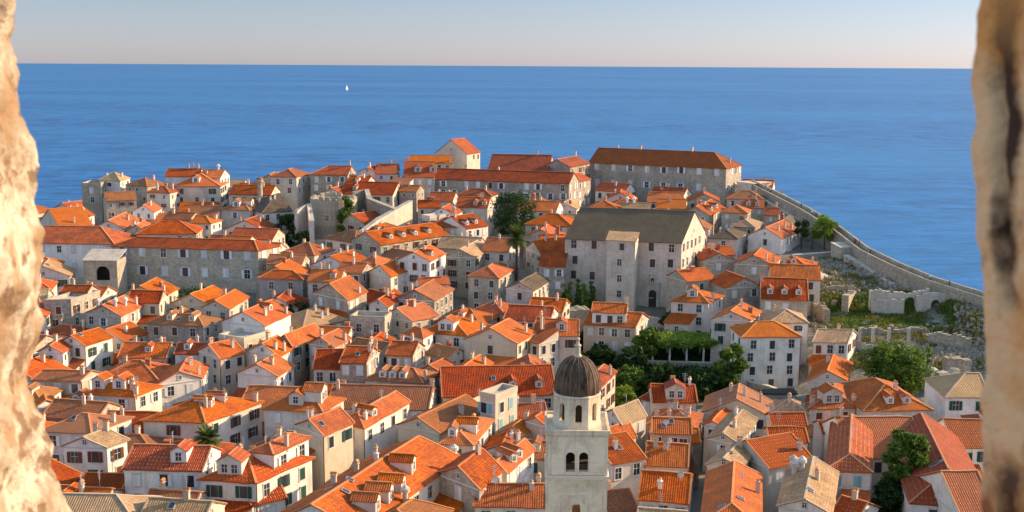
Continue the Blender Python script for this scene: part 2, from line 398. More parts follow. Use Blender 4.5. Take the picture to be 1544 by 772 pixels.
def code_ok(c): return True
FOOT = []          # footprints, to find what stands where
HOUSES = []
def H(label, A, B, D, roof='H', wall='wh', tile='or', ez=None, base=None, rise=None, c=None, r=2, s=None, ch=None, dm=(), cat='house',
      name='house', small=False, slope=None, sky=0, dish=0, ant=0, sides='fr', door=False, wz=1.0, ws=1.0, group='tiled houses of the old town'):
    rnd = random.Random(len(HOUSES) * 17 + 3)
    if base is not None:
        g = at_ground(A[0] * .5 + B[0] * .5, base); mid = ((A[0] + B[0]) / 2, (A[1] + B[1]) / 2)
        dd = ray(*mid); ez = CAM_Z + dd.z * (g.y / dd.y)
    if ez is None: ez = lerp_tab(EAVE, (A[1] + B[1]) / 2)
    a, b = hit(*A, ez), hit(*B, ez)
    ax = (b - a); W = ax.length; ax.normalize(); ny = Vector((-ax.y, ax.x, 0))
    if ny.y < 0: ny = -ny
    dist = (a.y + b.y) / 2; hh = CAM_Z - ez
    sl = slope or .46
    shear = 0.0
    if isinstance(D, tuple):
        q = hit(*D, ez); D = max(abs((q - b).dot(ny)), 2.5); shear = max(-.5, min(.5, (q - b).dot(ax) / max(D, 4)))
    elif D < 0:
        px = (A[1] + B[1]) / 2 + D
        D = 2 * px / (sl * F / dist + F * hh / dist ** 2)
    ctr = (a + b) / 2 + ny * D / 2
    corners = [a, b, b + ny * D + ax * shear * D, a + ny * D + ax * shear * D]; ctr = ctr + ax * shear * D / 2
    gz = min(ground(p.x, p.y) for p in corners) - .6
    h_ = ez - gz
    root = empty(name, (ctr.x, ctr.y, gz), math.atan2(ax.y, ax.x))
    tag(root, label, cat, group); LABELS.add(label); FOOT.append((ctr.x, ctr.y, W, D, root.rotation_euler.z)); HOUSES.append(root)
    w2, d2 = W / 2, D / 2
    # roof specification: ridge axis and hip inset at either end
    code = roof
    if code in ('H', 'Hx', 'Hy'):
        axis = 'x' if (code == 'Hx' or (code == 'H' and W >= D)) else 'y'
        half, ln = (d2, w2) if axis == 'x' else (w2, d2)
        i0 = i1 = min(half * .95, ln - .15)
    elif code[0] in 'PG':
        axis = 'x' if code[0] == 'P' else 'y'; half, ln = (d2, w2) if axis == 'x' else (w2, d2)
        i0 = half * .9 if ('L' in code or 'F' in code[1:]) else 0; i1 = half * .9 if ('R' in code or 'B' in code) else 0
        if i0 + i1 > 2 * ln - .3: i0 *= .5; i1 *= .5
    if code == 'F':
        wm = MB(); wm.box(-w2, w2, -d2, d2, 0, h_)
        wo = wm.build('wall', [wall], root)
        rm = MB(); t = .3
        rm.box(-w2 + t, w2 - t, -d2 + t, d2 - t, h_, h_ + .06, 1)
        rm.box(-w2 - .05, w2 + .05, -d2 - .05, -d2 + t, h_ + .003, h_ + .9, 0); rm.box(-w2 - .05, w2 + .05, d2 - t, d2 + .05, h_ + .003, h_ + .9, 0)
        rm.box(-w2 - .05, -w2 + t, -d2 + t, d2 - t, h_ + .003, h_ + .9, 0); rm.box(w2 - t, w2 + .05, -d2 + t, d2 - t, h_ + .003, h_ + .9, 0)
        ro = rm.build('roof_terrace', [wall, 'terrace'], root)
        zf = lambda x, y: h_; rs = 0
    elif code == 'S':
        rs = rise if rise is not None else D * .3
        wm = MB(); wm.hexa([(-w2, -d2, 0), (w2, -d2, 0), (w2, d2, 0), (-w2, d2, 0)], [(-w2, -d2, h_), (w2, -d2, h_), (w2, d2, h_ + rs), (-w2, d2, h_ + rs)])
        wo = wm.build('wall', [wall], root)
        k = rs / D; o = .3
        q = [(-w2 - o, -d2 - o, h_ - o * k + .02), (w2 + o, -d2 - o, h_ - o * k + .02), (w2 + o, d2 + .1, h_ + rs + .1 * k + .02), (-w2 - o, d2 + .1, h_ + rs + .1 * k + .02)]
        rm = MB(); rm.hexa(q, [(x, y, z + .15) for x, y, z in q]); ro = rm.build('roof', [tile], root)
        zf = lambda x, y: h_ + (y + d2) * k + .15
    else:
        rs = rise if rise is not None else half * sl
        k = rs / half; o = .35; zb = h_ - o * k
        wm = MB()
        if axis == 'x':
            P = lambda l, s_, z: (l, s_, z)
        else:
            P = lambda l, s_, z: (-s_, l, z) if False else (s_, l, z)
        wm.box(-w2, w2, -d2, d2, 0, h_)
        for sgn, ins in ((-1, i0), (1, i1)):
            if ins == 0:
                e = sgn * ln
                wm.hexa([P(e, -half, h_), P(e, half, h_), P(e, 0, h_ + rs)], [P(e - sgn * .3, -half, h_), P(e - sgn * .3, half, h_), P(e - sgn * .3, 0, h_ + rs)])
        wo = wm.build('wall', [wall], root)
        e0 = -ln - (o if i0 else .18); e1 = ln + (o if i1 else .18)
        r0 = -ln + i0 if i0 else e0; r1 = ln - i1 if i1 else e1
        rz_ = h_ + rs
        jit = lambda: rnd.uniform(-.06, .06)
        T = [P(e0, -half - o, zb), P(e1, -half - o, zb), P(e1, half + o, zb), P(e0, half + o, zb), P(r0, 0, rz_ + jit()), P(r1, 0, rz_ + jit())]
        faces = [(0, 1, 5, 4), (2, 3, 4, 5)]
        if i0: faces.append((3, 0, 4))
        if i1: faces.append((1, 2, 5))
        rm = MB(); th = .16
        lift = lambda p, d_: (p[0], p[1], p[2] + d_)
        for f in faces:
            rm.face([lift(T[i], th + .02) for i in f]); rm.face([lift(T[i], .02) for i in reversed(f)])
        ring = [0, 1] + ([] if i1 else [5]) + [2, 3] + ([] if i0 else [4])
        for i, j in zip(ring, ring[1:] + ring[:1]):
            rm.face([lift(T[i], .02), lift(T[j], .02), lift(T[j], th + .02), lift(T[i], th + .02)])
        cap = th + .05
        rm.bar(lift(T[4], cap), lift(T[5], cap), .30, .12, 1)
        if i0:
            for i in (0, 3): rm.bar(lift(T[i], cap), lift(T[4], cap), .26, .10, 1)
        elif dist < 260:
            for i in (0, 3): rm.bar(lift(T[i], cap), lift(T[4], cap), .22, .08, 1)
        if i1:
            for i in (1, 2): rm.bar(lift(T[i], cap), lift(T[5], cap), .26, .10, 1)
        elif dist < 260:
            for i in (1, 2): rm.bar(lift(T[i], cap), lift(T[5], cap), .22, .08, 1)
        ro = rm.build('roof', [tile, RIDGE[tile]], root)
        def zf(x, y):
            l, q = (x, y) if axis == 'x' else (y, x)
            z = rs * (1 - abs(q) / half)
            if i0: z = min(z, rs * (l + ln) / i0)
            if i1: z = min(z, rs * (ln - l) / i1)
            return h_ + max(z, 0) + .18
    if dist < 285 and code != 'F':      # old roofs sag and wave a little
        bm = bmesh.new(); bm.from_mesh(ro.data); bmesh.ops.remove_doubles(bm, verts=bm.verts, dist=1e-4)
        bmesh.ops.subdivide_edges(bm, edges=[e for e in bm.edges if e.calc_length() > 2.0], cuts=4, use_grid_fill=True)
        amp = .09 + .05 * rnd.random(); o1 = rnd.uniform(0, 99)
        for v_ in bm.verts:
            nz = noise.noise(Vector((v_.co.x * .28 + o1, v_.co.y * .28, 0))) * 1.3 + noise.noise(Vector((v_.co.x * .9 + o1, v_.co.y * .9, 7))) * .5
            v_.co.z += amp * nz - .03
        bm.to_mesh(ro.data); bm.free()
    # cornice under the eaves
    if code != 'F' and dist < 300:
        cm = MB(); q = .12
        cm.box(-w2 - q, w2 + q, -d2 - q, -d2, h_ - .28, h_ - .12); cm.box(w2, w2 + q, -d2, d2, h_ - .28, h_ - .12); cm.box(-w2 - q, -w2, -d2, d2, h_ - .28, h_ - .12)
        cm.build('cornice', ['trim'], root)
    # windows
    near = dist < 245
    sty = s or rnd.choice('wgbddw')
    sz = (.8, 1.15) if small else (1.1, 1.7)
    def wins(nc, nr, wid, rot, fx):
        for i in range(nc):
            for j in range(nr):
                z = h_ - sz[1] - .75 - j * 2.9 * wz
                if z < 1.0: continue
                if rnd.random() < .10 and nc > 2: continue
                xx = (i + .5) / nc * wid - wid / 2 + rnd.uniform(-.3, .3); z += rnd.uniform(-.12, .12)
                o = inst('window', WIN[(sz, 'bars' if rnd.random() < .6 else 'plain')], root, (*fx(xx), z), rot, (ws, 1, ws) if ws != 1 else None)
                if sty in 'wgbc' and rnd.random() < .85:
                    closed = rnd.random() < (.6 if sty == 'w' else .25)
                    for sx in (-1, 1):
                        inst('shutter', SHUT[(sz, sty)], o, (sx * sz[0] * (.25 if closed else .78), -.055 if closed else -.10, 0), 0)
    nf = c if c is not None else max(1, min(12, round(W / 3.4)))
    if 'f' in sides: wins(nf, r, W, 0, lambda x: (x, -d2))
    nr_ = max(1, min(8, round(D / 3.6)))
    if 'r' in sides: wins(nr_, r, D, math.pi / 2, lambda x: (w2, x))
    if 'l' in sides: wins(nr_, r, D, -math.pi / 2, lambda x: (-w2, -x))
    if code[0] == 'G' and i0 == 0 and W > 4.5:
        inst('window', WIN[((.55, .65), 'bars')], root, (0, -d2, h_ + rs * .22), 0)
    if code[0] == 'P' and i1 == 0 and D > 5:
        inst('window', WIN[((.55, .65), 'bars')], root, (w2, 0, h_ + rs * .2), math.pi / 2)
    if door: inst('door', DOOR, root, (rnd.uniform(-w2 * .5, w2 * .5), -d2, .6 + (ground(ctr.x, ctr.y) - gz)), 0)
    # lean-to annex against the front
    if dist < 255 and code != 'F' and base is None and W > 6 and h_ > 6 and cat == 'house' and rnd.random() < .5:
        aw = W * rnd.uniform(.5, .85); ax_ = rnd.choice((-1, 1)) * (W - aw) / 2 * .9; ad = rnd.uniform(2.6, 3.8); ah = h_ - 2.95; zl = ah - ad * .38
        am = MB(); am.hexa([(ax_ - aw / 2, -d2 - ad, 0), (ax_ + aw / 2, -d2 - ad, 0), (ax_ + aw / 2, -d2 + .0, 0), (ax_ - aw / 2, -d2 + .0, 0)], [(ax_ - aw / 2, -d2 - ad, zl), (ax_ + aw / 2, -d2 - ad, zl), (ax_ + aw / 2, -d2, ah), (ax_ - aw / 2, -d2, ah)])
        am.build('wall_annex', [rnd.choice((wall, 'wh', 'cr'))], root)
        q = [(ax_ - aw / 2 - .25, -d2 - ad - .3, zl - .1), (ax_ + aw / 2 + .25, -d2 - ad - .3, zl - .1), (ax_ + aw / 2 + .25, -d2 + .02, ah + .02), (ax_ - aw / 2 - .25, -d2 + .02, ah + .02)]
        am = MB(); am.hexa(q, [(x, y, z + .15) for x, y, z in q]); am.build('roof_annex', [rnd.choice((tile, 'or', 'rd'))], root)
        o = inst('window', WIN[((.8, 1.15), 'bars')], root, (ax_, -d2 - ad, zl - 1.9), 0)
    # chimneys
    if ch is None:
        ch = [(rnd.uniform(-.75, .75), rnd.uniform(-.35, .5), rnd.choice((0, 0, 1, 2, 3))) for _ in range(rnd.choice((1, 1, 2, 2, 3)) if W * D > 45 else 1)] if code != 'F' else []
    for cx, cy, k in ch:
        x, y = cx * w2, cy * d2
        inst('chimney', CHIM[k], ro, (x, y, zf(x, y)), rnd.uniform(-.1, .1) + (math.pi / 2 if rnd.random() < .4 else 0))
    for d_ in dm:           # (side, position along, up the slope 0..1, size)
        side, pos, up, kd = d_
        dw = (1.3, 2.3, 3.4)[kd]
        if side == 'f': x, y, rz2 = pos * w2, -d2 * (1 - up), 0
        elif side == 'r': x, y, rz2 = w2 * (1 - up), pos * d2, math.pi / 2
        elif side == 'l': x, y, rz2 = -w2 * (1 - up), pos * d2, -math.pi / 2
        dormer(root, kd, x, y, zf(x, y) - .1, rz2, 'wh' if wall in ('wh', 'st', 'gs', 'gr') else wall, tile)
    for k in range(sky):
        x, y = rnd.uniform(-.5, .5) * w2, -rnd.uniform(.25, .7) * d2
        o = inst('skylight', SKYL, ro, (x, y, zf(x, y))); 
        if code not in ('F',):
            e = .05; nx = -(zf(x + e, y) - zf(x - e, y)) / (2 * e); nyy = -(zf(x, y + e) - zf(x, y - e)) / (2 * e)
            o.rotation_euler = Vector((nx, nyy, 1)).to_track_quat('Z', 'Y').to_euler()
    for k in range(dish):
        x, y = rnd.uniform(-.8, .8) * w2, rnd.uniform(-.8, .2) * d2; inst('satellite_dish', DISH, root, (x, y, zf(x, y)), rnd.uniform(-.8, .3), (1, 1, 1))
    for k in range(ant):
        x, y = rnd.uniform(-.7, .7) * w2, rnd.uniform(-.5, .5) * d2; inst('antenna', ANT, root, (x, y, zf(x, y)), rnd.uniform(0, 3))
    if shear:
        for o in root.children:
            yy = o.location.y
            o.location.x += shear * yy
            if o.name.startswith(('wall', 'roof', 'cornice')):
                for v_ in o.data.vertices: v_.co.x += shear * v_.co.y
                for q_ in o.children: q_.location.x += shear * q_.location.y
            elif o.name.startswith('window') and abs(abs(o.rotation_euler.z) - math.pi / 2) < .01: o.rotation_euler.z -= math.atan(shear)
    if dist < 245 and code != 'F':
        pm = MB(); px_, py_ = w2 + .10, -d2 - .10; pm.box(px_ - .05, px_ + .05, py_ - .05, py_ + .05, .3, h_ - .3); o = pm.build('drainpipe', ['metal' if rnd.random() < .5 else 'sh_b'], root); o.location.x = -shear * d2
        if ant == 0 and rnd.random() < .45:
            x, y = rnd.uniform(-.6, .6) * w2, rnd.uniform(-.3, .3) * d2; inst('antenna', ANT, root, (x + shear * y, y, zf(x, y)), rnd.uniform(0, 3))
    return root
# ------------------------------------------------------------------ sea, sky is the world, ground
def sea():
    m, t, p = new_mat('sea_water')
    pos = N(t, 'ShaderNodeNewGeometry').outputs['Position']
    n1 = noise_n(t, pos, .045, 6, .7, (.5, 1, 1)); n2 = noise_n(t, pos, .0016, 5, .6, (.4, 1, 1)); n3 = noise_n(t, pos, .16, 5, .6, (.6, 1, 1))
    c = mix(t, ramp(t, math_n(t, 'ADD', math_n(t, 'MULTIPLY', n1, .65), math_n(t, 'MULTIPLY', n3, .35)), [(.40, 0.0), (.58, 1.0)]), (.002, .040, .155), (.014, .150, .41))
    c = mix(t, ramp(t, n2, [(.42, 0.0), (.62, .75)]), c, (.018, .16, .38))
    L(t, c, p.inputs['Base Color']); p.inputs['Roughness'].default_value = .42; p.inputs['Specular IOR Level'].default_value = .07
    b = N(t, 'ShaderNodeBump'); b.inputs['Strength'].default_value = .7; b.inputs['Distance'].default_value = 1.2
    L(t, math_n(t, 'ADD', n1, math_n(t, 'MULTIPLY', n3, .4)), b.inputs['Height']); L(t, b.outputs[0], p.inputs['Normal'])
    mb = MB(); E = 180000
    xs = [-E, -3000, 3000, E]; ys = [-2000, 4000, 30000, E]
    for xa, xb in zip(xs, xs[1:]):
        for ya, yb in zip(ys, ys[1:]): mb.face([(xa, ya, 0), (xb, ya, 0), (xb, yb, 0), (xa, yb, 0)])
    o = mb.build('sea', ['sea_water'], weld=True); tag(o, kind='structure')
sea()
COAST = [(-420, 402), (-260, 398), (-190, 396), (-150, 405), (-60, 428), (20, 432), (80, 426), (96, 395), (97, 350), (98, 318), (101, 294), (109, 274), (119, 258), (140, 236), (165, 205), (200, 150), (230, 60), (230, -60), (-420, -60)]
def inside(x, y, poly=COAST):
    c = False
    for (x0, y0), (x1, y1) in zip(poly, poly[1:] + poly[:1]):
        if (y0 > y) != (y1 > y) and x < (x1 - x0) * (y - y0) / (y1 - y0) + x0: c = not c
    return c
def coast_dist(x, y):
    best = 1e9
    for (x0, y0), (x1, y1) in zip(COAST, COAST[1:] + COAST[:1]):
        dx, dy = x1 - x0, y1 - y0; t = max(0, min(1, ((x - x0) * dx + (y - y0) * dy) / (dx * dx + dy * dy)))
        best = min(best, math.hypot(x - x0 - t * dx, y - y0 - t * dy))
    return best if inside(x, y) else -best
def terrain():
    m, t, p = new_mat('earth')
    pos = N(t, 'ShaderNodeNewGeometry').outputs['Position']
    nn = noise_n(t, pos, .12, 6, .65); n2 = noise_n(t, pos, 1.2, 5, .7)
    c = mix(t, ramp(t, nn, [(.40, 0.0), (.6, 1.0)]), (.30, .27, .23), (.16, .15, .10))
    c = mix(t, ramp(t, n2, [(.4, .8), (.6, 0.0)]), c, (.10, .09, .07))
    L(t, c, p.inputs['Base Color']); p.inputs['Roughness'].default_value = .95
    b = N(t, 'ShaderNodeBump'); b.inputs['Strength'].default_value = .8; b.inputs['Distance'].default_value = .25; L(t, n2, b.inputs['Height']); L(t, b.outputs[0], p.inputs['Normal'])
    mb = MB(); st = 4.0; x0, y0 = -430, -64; nx, ny = 170, 128
    V = []
    for j in range(ny + 1):
        for i in range(nx + 1):
            x, y = x0 + i * st, y0 + j * st; cdist = coast_dist(x, y)
            g = ground(x, y) + .25 * noise.noise(Vector((x * .08, y * .08, 0)))
            if x > 62 and 236 < y < 330: g += .9 * noise.noise(Vector((x * .22, y * .22, 3)))
            if cdist < 3: g = max(-6, g + (cdist - 3) * (2.6 + noise.noise(Vector((x * .1, y * .1, 5)))))
            V.append((x, y, g))
    me = bpy.data.meshes.new('ground')
    fs = [(j * (nx + 1) + i, j * (nx + 1) + i + 1, (j + 1) * (nx + 1) + i + 1, (j + 1) * (nx + 1) + i) for j in range(ny) for i in range(nx)]
    me.from_pydata(V, [], fs); me.materials.append(MATS['earth'])
    for p_ in me.polygons: p_.use_smooth = True
    o = bpy.data.objects.new('ground', me); C.objects.link(o); tag(o, kind='structure')
terrain()

# paved lanes laid 4 mm above each other over the earth
def strip(name, pts, wd, mat, lift=.05):
    V = []; P = []
    for (x0, y0), (x1, y1) in zip(pts, pts[1:]):
        n = max(1, int(math.hypot(x1 - x0, y1 - y0) / 2))
        P += [(x0 + (x1 - x0) * k / n, y0 + (y1 - y0) * k / n) for k in range(n)]
    P.append(pts[-1]); mb = MB(); prev = None
    for i, (x, y) in enumerate(P):
        a = P[max(0, i - 1)]; b = P[min(len(P) - 1, i + 1)]; d = Vector((b[0] - a[0], b[1] - a[1])).normalized(); n = Vector((-d.y, d.x)) * wd / 2
        z = ground(x, y) + lift + .3
        row = [(x + n.x, y + n.y, z), (x - n.x, y - n.y, z)]
        if prev: mb.face([prev[0], prev[1], row[1], row[0]])
        prev = row
    o = mb.build(name, [mat], weld=True); tag(o, kind='structure'); return o
# ------------------------------------------------------------------ the houses, far to near
# far left, along the sea
H('weathered flat-topped stone block at the far left edge of the town, against the sea', (123, 280), (152, 280), 9, 'F', 'st', s='w', c=1)
H('tall pale house with a low tan roof beside the flat-topped stone block by the sea', (150, 271), (181, 273), (188, 268), 'H', 'wh', 'tn', ch=[(.7, 0, 0), (-.9, .3, 3)], small=True)
H('low brown-roofed stone house on the seafront between the tan-roofed and veranda houses', (190, 279), (222, 281), 9, 'H', 'st', 'br', small=True)
H('white veranda house with a small red hipped roof under the far left white houses', (221, 290), (256, 291), 7, 'H', 'wh', 'rd', s='b', small=True)
H('white house with a red roof rising behind the shuttered white house at the far left', (249, 266), (300, 266), 9, 'P', 'wh', 'rd', ch=[(.5, 0, 1), (.8, 0, 0), (.2, 0, 0)])
H('white three-storey house with two rows of dark green shutters on the far left seafront', (262, 281), (332, 281), (344, 274), 'H', 'wh', 'or', s='g', c=3, r=3, dm=[('f', -.1, .25, 1)], ch=[(.2, .2, 0)])
H('white gable-ended house with an orange roof just right of the green-shuttered house', (300, 268), (332, 268), (346, 264), 'P', 'wh', 'or', ch=[(.4, 0, 4)])
H('small brown-roofed house squeezed below the flat-topped stone block', (160, 303), (206, 301), 9, 'P', 'st', 'br', small=True)
H('white gabled cottage with a bright orange roof left of the green-shuttered house', (200, 318), (232, 320), (244, 314), 'G', 'wh', 'or', ch=[(.3, 0, 0)], small=True)
H('white gabled house with an orange roof beside the stone opening at the far left', (84, 328), (118, 331), (142, 324), 'G', 'wh', 'or', s='b', small=True)
H('small yellow gabled house lit by the sun next to the stone opening', (60, 334), (91, 346), 9, 'G', 'cr', 'or', s='b', small=True)
H('white gabled cottage with two small attic windows above the long red-roofed wing', (142, 343), (186, 345), (212, 332), 'G', 'wh', 'or', small=True)
H('orange-roofed cottage partly hidden behind the ridge of the long red roof', (190, 348), (222, 350), (234, 342), 'Gx', 'cr', 'or', small=True)
H('whitewashed low house with a chimney among the cottages above the long wing', (215, 336), (240, 338), 7, 'S', 'wh', 'or', ez=25, ch=[(0, 0, 3)], small=True)
H('brown-roofed cottage right of the white cottages under the green-shuttered house', (246, 330), (285, 332), 7, 'P', 'cr', 'br', small=True)
H('orange-roofed cottage left of the tall white cube house', (288, 336), (318, 337), 7, 'PR', 'wh', 'or', small=True)
# second row left
H('tall plain white cube house with a dormered orange roof behind the long stone building', (333, 316), (376, 317), (399, 312), 'H', 'wh', 'br', r=1, c=1, s='w', dm=[('f', -.1, .3, 1), ('r', 0, .3, 1)])
H('long low house with a mottled grey roof right of the tall white cube house', (396, 321), (440, 318), -292, 'PL', 'wh', 'gy', ch=[(.1, -.3, 3), (.4, -.3, 3), (-.3, .2, 0)])
H('low red-roofed shed against the sea wall left of the tall pale hipped house', (345, 293), (408, 294), -279, 'P', 'cr', 'rd', s='d')
H('tall pale stone house with a dark red hipped roof standing alone against the sea', (408, 266), (447, 267), (468, 262), 'H', 'ls', 'rd', ch=[], c=2)
H('shaded stone house with white shutters and red roof right of the pale hipped house', (468, 263), (524, 264), -250, 'PL', 'gs', 'rd', s='w', c=3, ch=[(.9, 0, 1)])
H('low gabled house with small windows in front of the white-shuttered stone house', (487, 290), (512, 291), 8, 'G', 'ls', 'rd', small=True)
H('broad red roof with a white dormer above the round bastion', (512, 292), (592, 294), -274, 'P', 'cr', 'rd', dm=[('f', -.5, .3, 0)], r=1)
H('red-roofed house with a round attic window beside the broad red roof', (521, 277), (552, 278), 9, 'P', 'wh', 'or', dm=[('f', 0, .3, 0)], small=True)
H('white gabled house with two chimneys on the seafront above the bastion', (541, 259), (566, 260), 8, 'G', 'wh', 'rd', ch=[(0, -.5, 0), (.8, 0, 0)], small=True)
H('red-roofed seafront house between the chimneyed gable and the dormered long roof', (566, 262), (600, 262), -247, 'P', 'wh', 'rd', ch=[(.9, 0, 1), (.3, 0, 0)], small=True)
H('pale house with white shutters and a broad chimney under the seafront roofs', (583, 281), (612, 282), 7, 'S', 'wh', 'br', s='w', ch=[(0, -.3, 0)])
# ridge buildings in the middle
H('tall narrow chapel with a bright orange gabled roof, topmost on the skyline', (657, 230), (704, 232), 11, 'G', 'cr', 'or', ez=39, slope=.75, ch=[], c=1, r=1, cat='chapel', name='chapel', s='d')
H('orange-roofed house directly left of the tall skyline chapel', (617, 246), (682, 246), -235, 'P', 'cr', 'or', ez=36.5, ch=[(.9, -.8, 0)])
H('red-roofed house with two white dormers at the left end of the long college wing', (609, 267), (655, 267), -243, 'P', 'ls', 'rd', dm=[('f', -.1, .3, 1), ('f', .9, .3, 1)], ch=[(-.95, 0, 0)])
H('long college building with a continuous dark red roof and one row of windows', (607, 268), (858, 277), -256, 'P', 'gs', 'rd', c=14, r=2, ws=1.15, s='w', ch=[(-.3, .1, 0), (.1, .1, 3)], cat='college building', name='college_building')
H('college cross wing with a sunlit bluish end wall left of the institutional block', (823, 275), (858, 277), 18, 'G', 'gs', 'rd', c=1, r=3, s='w', ch=[], cat='college building', name='college_building')
H('big church with a steep plain red roof and pale gable behind the college', (736, 256), (827, 258), -233, 'P', 'cr', 'rd', ez=36.5, ch=[(.5, 0, 0)], c=5, r=1, cat='church', name='church', slope=.6)
H('huge grey stone institutional block with a red hipped roof on the right skyline', (888, 245), (1095, 254), (1118, 249), 'PR', 'gs', 'rd', c=8, r=2, s='w', wz=1.9, ws=1.25, slope=.6, ch=[(-.72, .1, 0), (-.36, 0, 0), (.4, 0, 0), (.93, .1, 1)], cat='institutional building', name='institutional_building')
H('narrow red-roofed annex wedged between the college wing and the institutional block', (860, 252), (889, 246), 10, 'P', 'gs', 'rd', ez=38, ch=[(.9, 0, 1)])
# below the college
H('small red hipped house standing directly below the long college wall', (690, 294), (741, 296), -285, 'H', 'ls', 'rd', small=True)
H('low red-roofed house with two arched dormers under the small hipped house', (688, 312), (735, 313), -297, 'P', 'ls', 'rd', dm=[('f', .2, .15, 0), ('f', .75, .15, 0)], small=True)
H('red-roofed house with white gable at the left foot of the college', (645, 303), (682, 304), -290, 'P', 'wh', 'rd', small=True)
H('low tan-roofed house by the bastion end of the college', (602, 288), (628, 289), 7, 'P', 'gs', 'br', small=True)
H('small red roof tucked between the tan-roofed house and the balcony gable', (630, 313), (662, 313), -302, 'P', 'cr', 'rd', small=True)
H('white gabled house with a wooden balcony door below the college', (645, 323), (686, 324), (698, 318), 'G', 'wh', 'rd', s='b', c=2, ch=[(.8, -.6, 4)])
H('low white terrace house left of the wooden balcony gable', (636, 328), (648, 330), 6, 'F', 'wh')
H('sunlit tan stone house with white shutters and a flat orange roof', (646, 341), (693, 343), (702, 337), 'Hx', 'cr', 'or', s='w', c=2, r=3, ch=[(-.5, -.3, 0), (.1, -.3, 0)])
H('red-roofed row house right of the sunlit tan stone house', (703, 345), (736, 340), -323, 'P', 'wh', 'rd', dm=[('f', -.6, .2, 0), ('f', .2, .2, 0)])
H('stone row houses under one long orange roof with white dormers by the bastion steps', (530, 362), (574, 369), 26, 'G', 'st', 'or', dm=[('r', -.6, .25, 0), ('r', -.25, .25, 0), ('r', .1, .25, 0), ('r', .5, .25, 0)], r=2, c=2)
H('dark stone house with an orange hipped roof below the long dormered row', (542, 396), (566, 398), 7, 'Hx', 'gs', 'or', small=True)
H('white gabled house with three brown-shuttered windows and a balcony', (600, 391), (648, 394), (672, 382), 'G', 'wh', 'or', ez=25, s='b', c=3, r=3, ch=[(.3, -.3, 0)], dm=[('r', -.3, .2, 0)])
H('tall stone house with an upper balcony and tan roof, centre of the upper slope', (671, 386), (716, 388), (742, 374), 'G', 'st', 'tn', s='b', c=2, r=3, ch=[(.1, -.3, 0)])
H('orange-roofed white house between the tan balcony house and the palm', (726, 378), (766, 380), -358, 'P', 'wh', 'or', s='d')
H('stone house with an orange hipped roof above the palm, left of the grey convent roof', (792, 338), (862, 341), -322, 'H', 'st', 'or', s='w', c=3, ch=[(-.1, .2, 0)])
H('pinkish wall house with a broken orange roof against the grey-roofed convent', (815, 363), (852, 363), -354, 'P', 'pk', 'or', small=True, r=1)
H('orange-roofed house between the palm and the pinkish wall house', (793, 374), (816, 384), (825, 360), 'G', 'ls', 'or', small=True)
H('narrow dark stone house with a red lean-to roof against the convent corner', (813, 402), (851, 403), 9, 'S', 'gs', 'rd', s='w', c=2, r=2)
# left monastery
H('long plain wing with a dull red roof at the left edge, by the stone opening', (52, 366), (172, 368), -341, 'PR', 'wh', 'rd', c=5, r=2, s='w', wz=1.6, ch=[], cat='monastery wing', name='monastery_wing')
H('bright orange hipped roof rising behind the long red-roofed monastery', (206, 353), (296, 352), -333, 'H', 'cr', 'or', r=1, ch=[])
H('massive stone monastery with a long red hipped roof and a dark arched loggia', (168, 371), (389, 378), (421, 371), 'Hx', 'st', 'rd', c=7, r=2, s='w', ws=1.35, wz=1.7, ch=[], cat='monastery', name='monastery')
H('grey stucco house with a low red hipped roof right of the massive monastery', (391, 419), (456, 421), (463, 414), 'H', 'gr', 'rd', c=2, r=1, s='d', ch=[])
H('orange-roofed house with one white dormer behind the stone house with a steep roof', (464, 424), (512, 425), -406, 'P', 'ls', 'or', dm=[('f', .5, .25, 0)])
H('orange-roofed house stepping up behind the white-dormered house', (508, 409), (545, 411), -395, 'P', 'gs', 'or')
H('tall stone house with a steep orange gable roof in the left middle of the town', (472, 441), (524, 453), (553, 440), 'G', 'st', 'or', s='w', c=2, r=3, ch=[(.9, .4, 3)])
H('stone house with an air conditioner on its balcony and an orange roof', (557, 409), (589, 417), (608, 398), 'G', 'ls', 'or', s='w', c=1)
H('red-roofed pink house behind the rough grey stone house', (557, 458), (584, 463), (608, 447), 'G', 'pk', 'rd', s='d', c=1)
H('low roofless-looking stone house with a bright rear wall, centre left', (528, 482), (580, 484), (590, 476), 'F', 'st', s='d', c=2, r=1)
H('rough grey stone house with a brown gabled roof and white-framed windows', (597, 450), (655, 453), (683, 436), 'G', 'gs', 'br', s='d', c=3, r=3, ch=[(-.5, -.4, 0)])
H('orange-roofed house just behind the rough grey stone house', (633, 430), (678, 428), -418, 'P', 'wh', 'or', small=True)
H('tall stone house with a red hipped roof and four dark windows, centre', (706, 416), (752, 419), (772, 407), 'H', 'st', 'or', s='d', c=2, r=4, ch=[], door=True)
H('narrow whitish stone house with a pale grey gable roof next to the dark stone house', (763, 434), (804, 438), (828, 423), 'G', 'ls', 'gy', ez=21, s='d', c=1, r=3, ch=[])
# big convent
H('huge convent with a dark grey roof and sunlit yellowish gable, right of centre', (852, 359), (1028, 366), (1063, 349), 'P', 'ls', 'gy', ez=29, c=6, r=4, s='d', ws=1.2, wz=1.35, ch=[], slope=.62, cat='convent', name='convent')
H('slim shaded stair wing projecting from the convent front', (915, 362), (958, 364), 4.4, 'S', 'ls', 'tn', ez=29.75, c=1, r=4, s='d', wz=1.35, ch=[], rise=1.5, sides='f', cat='convent wing', name='stair_wing')
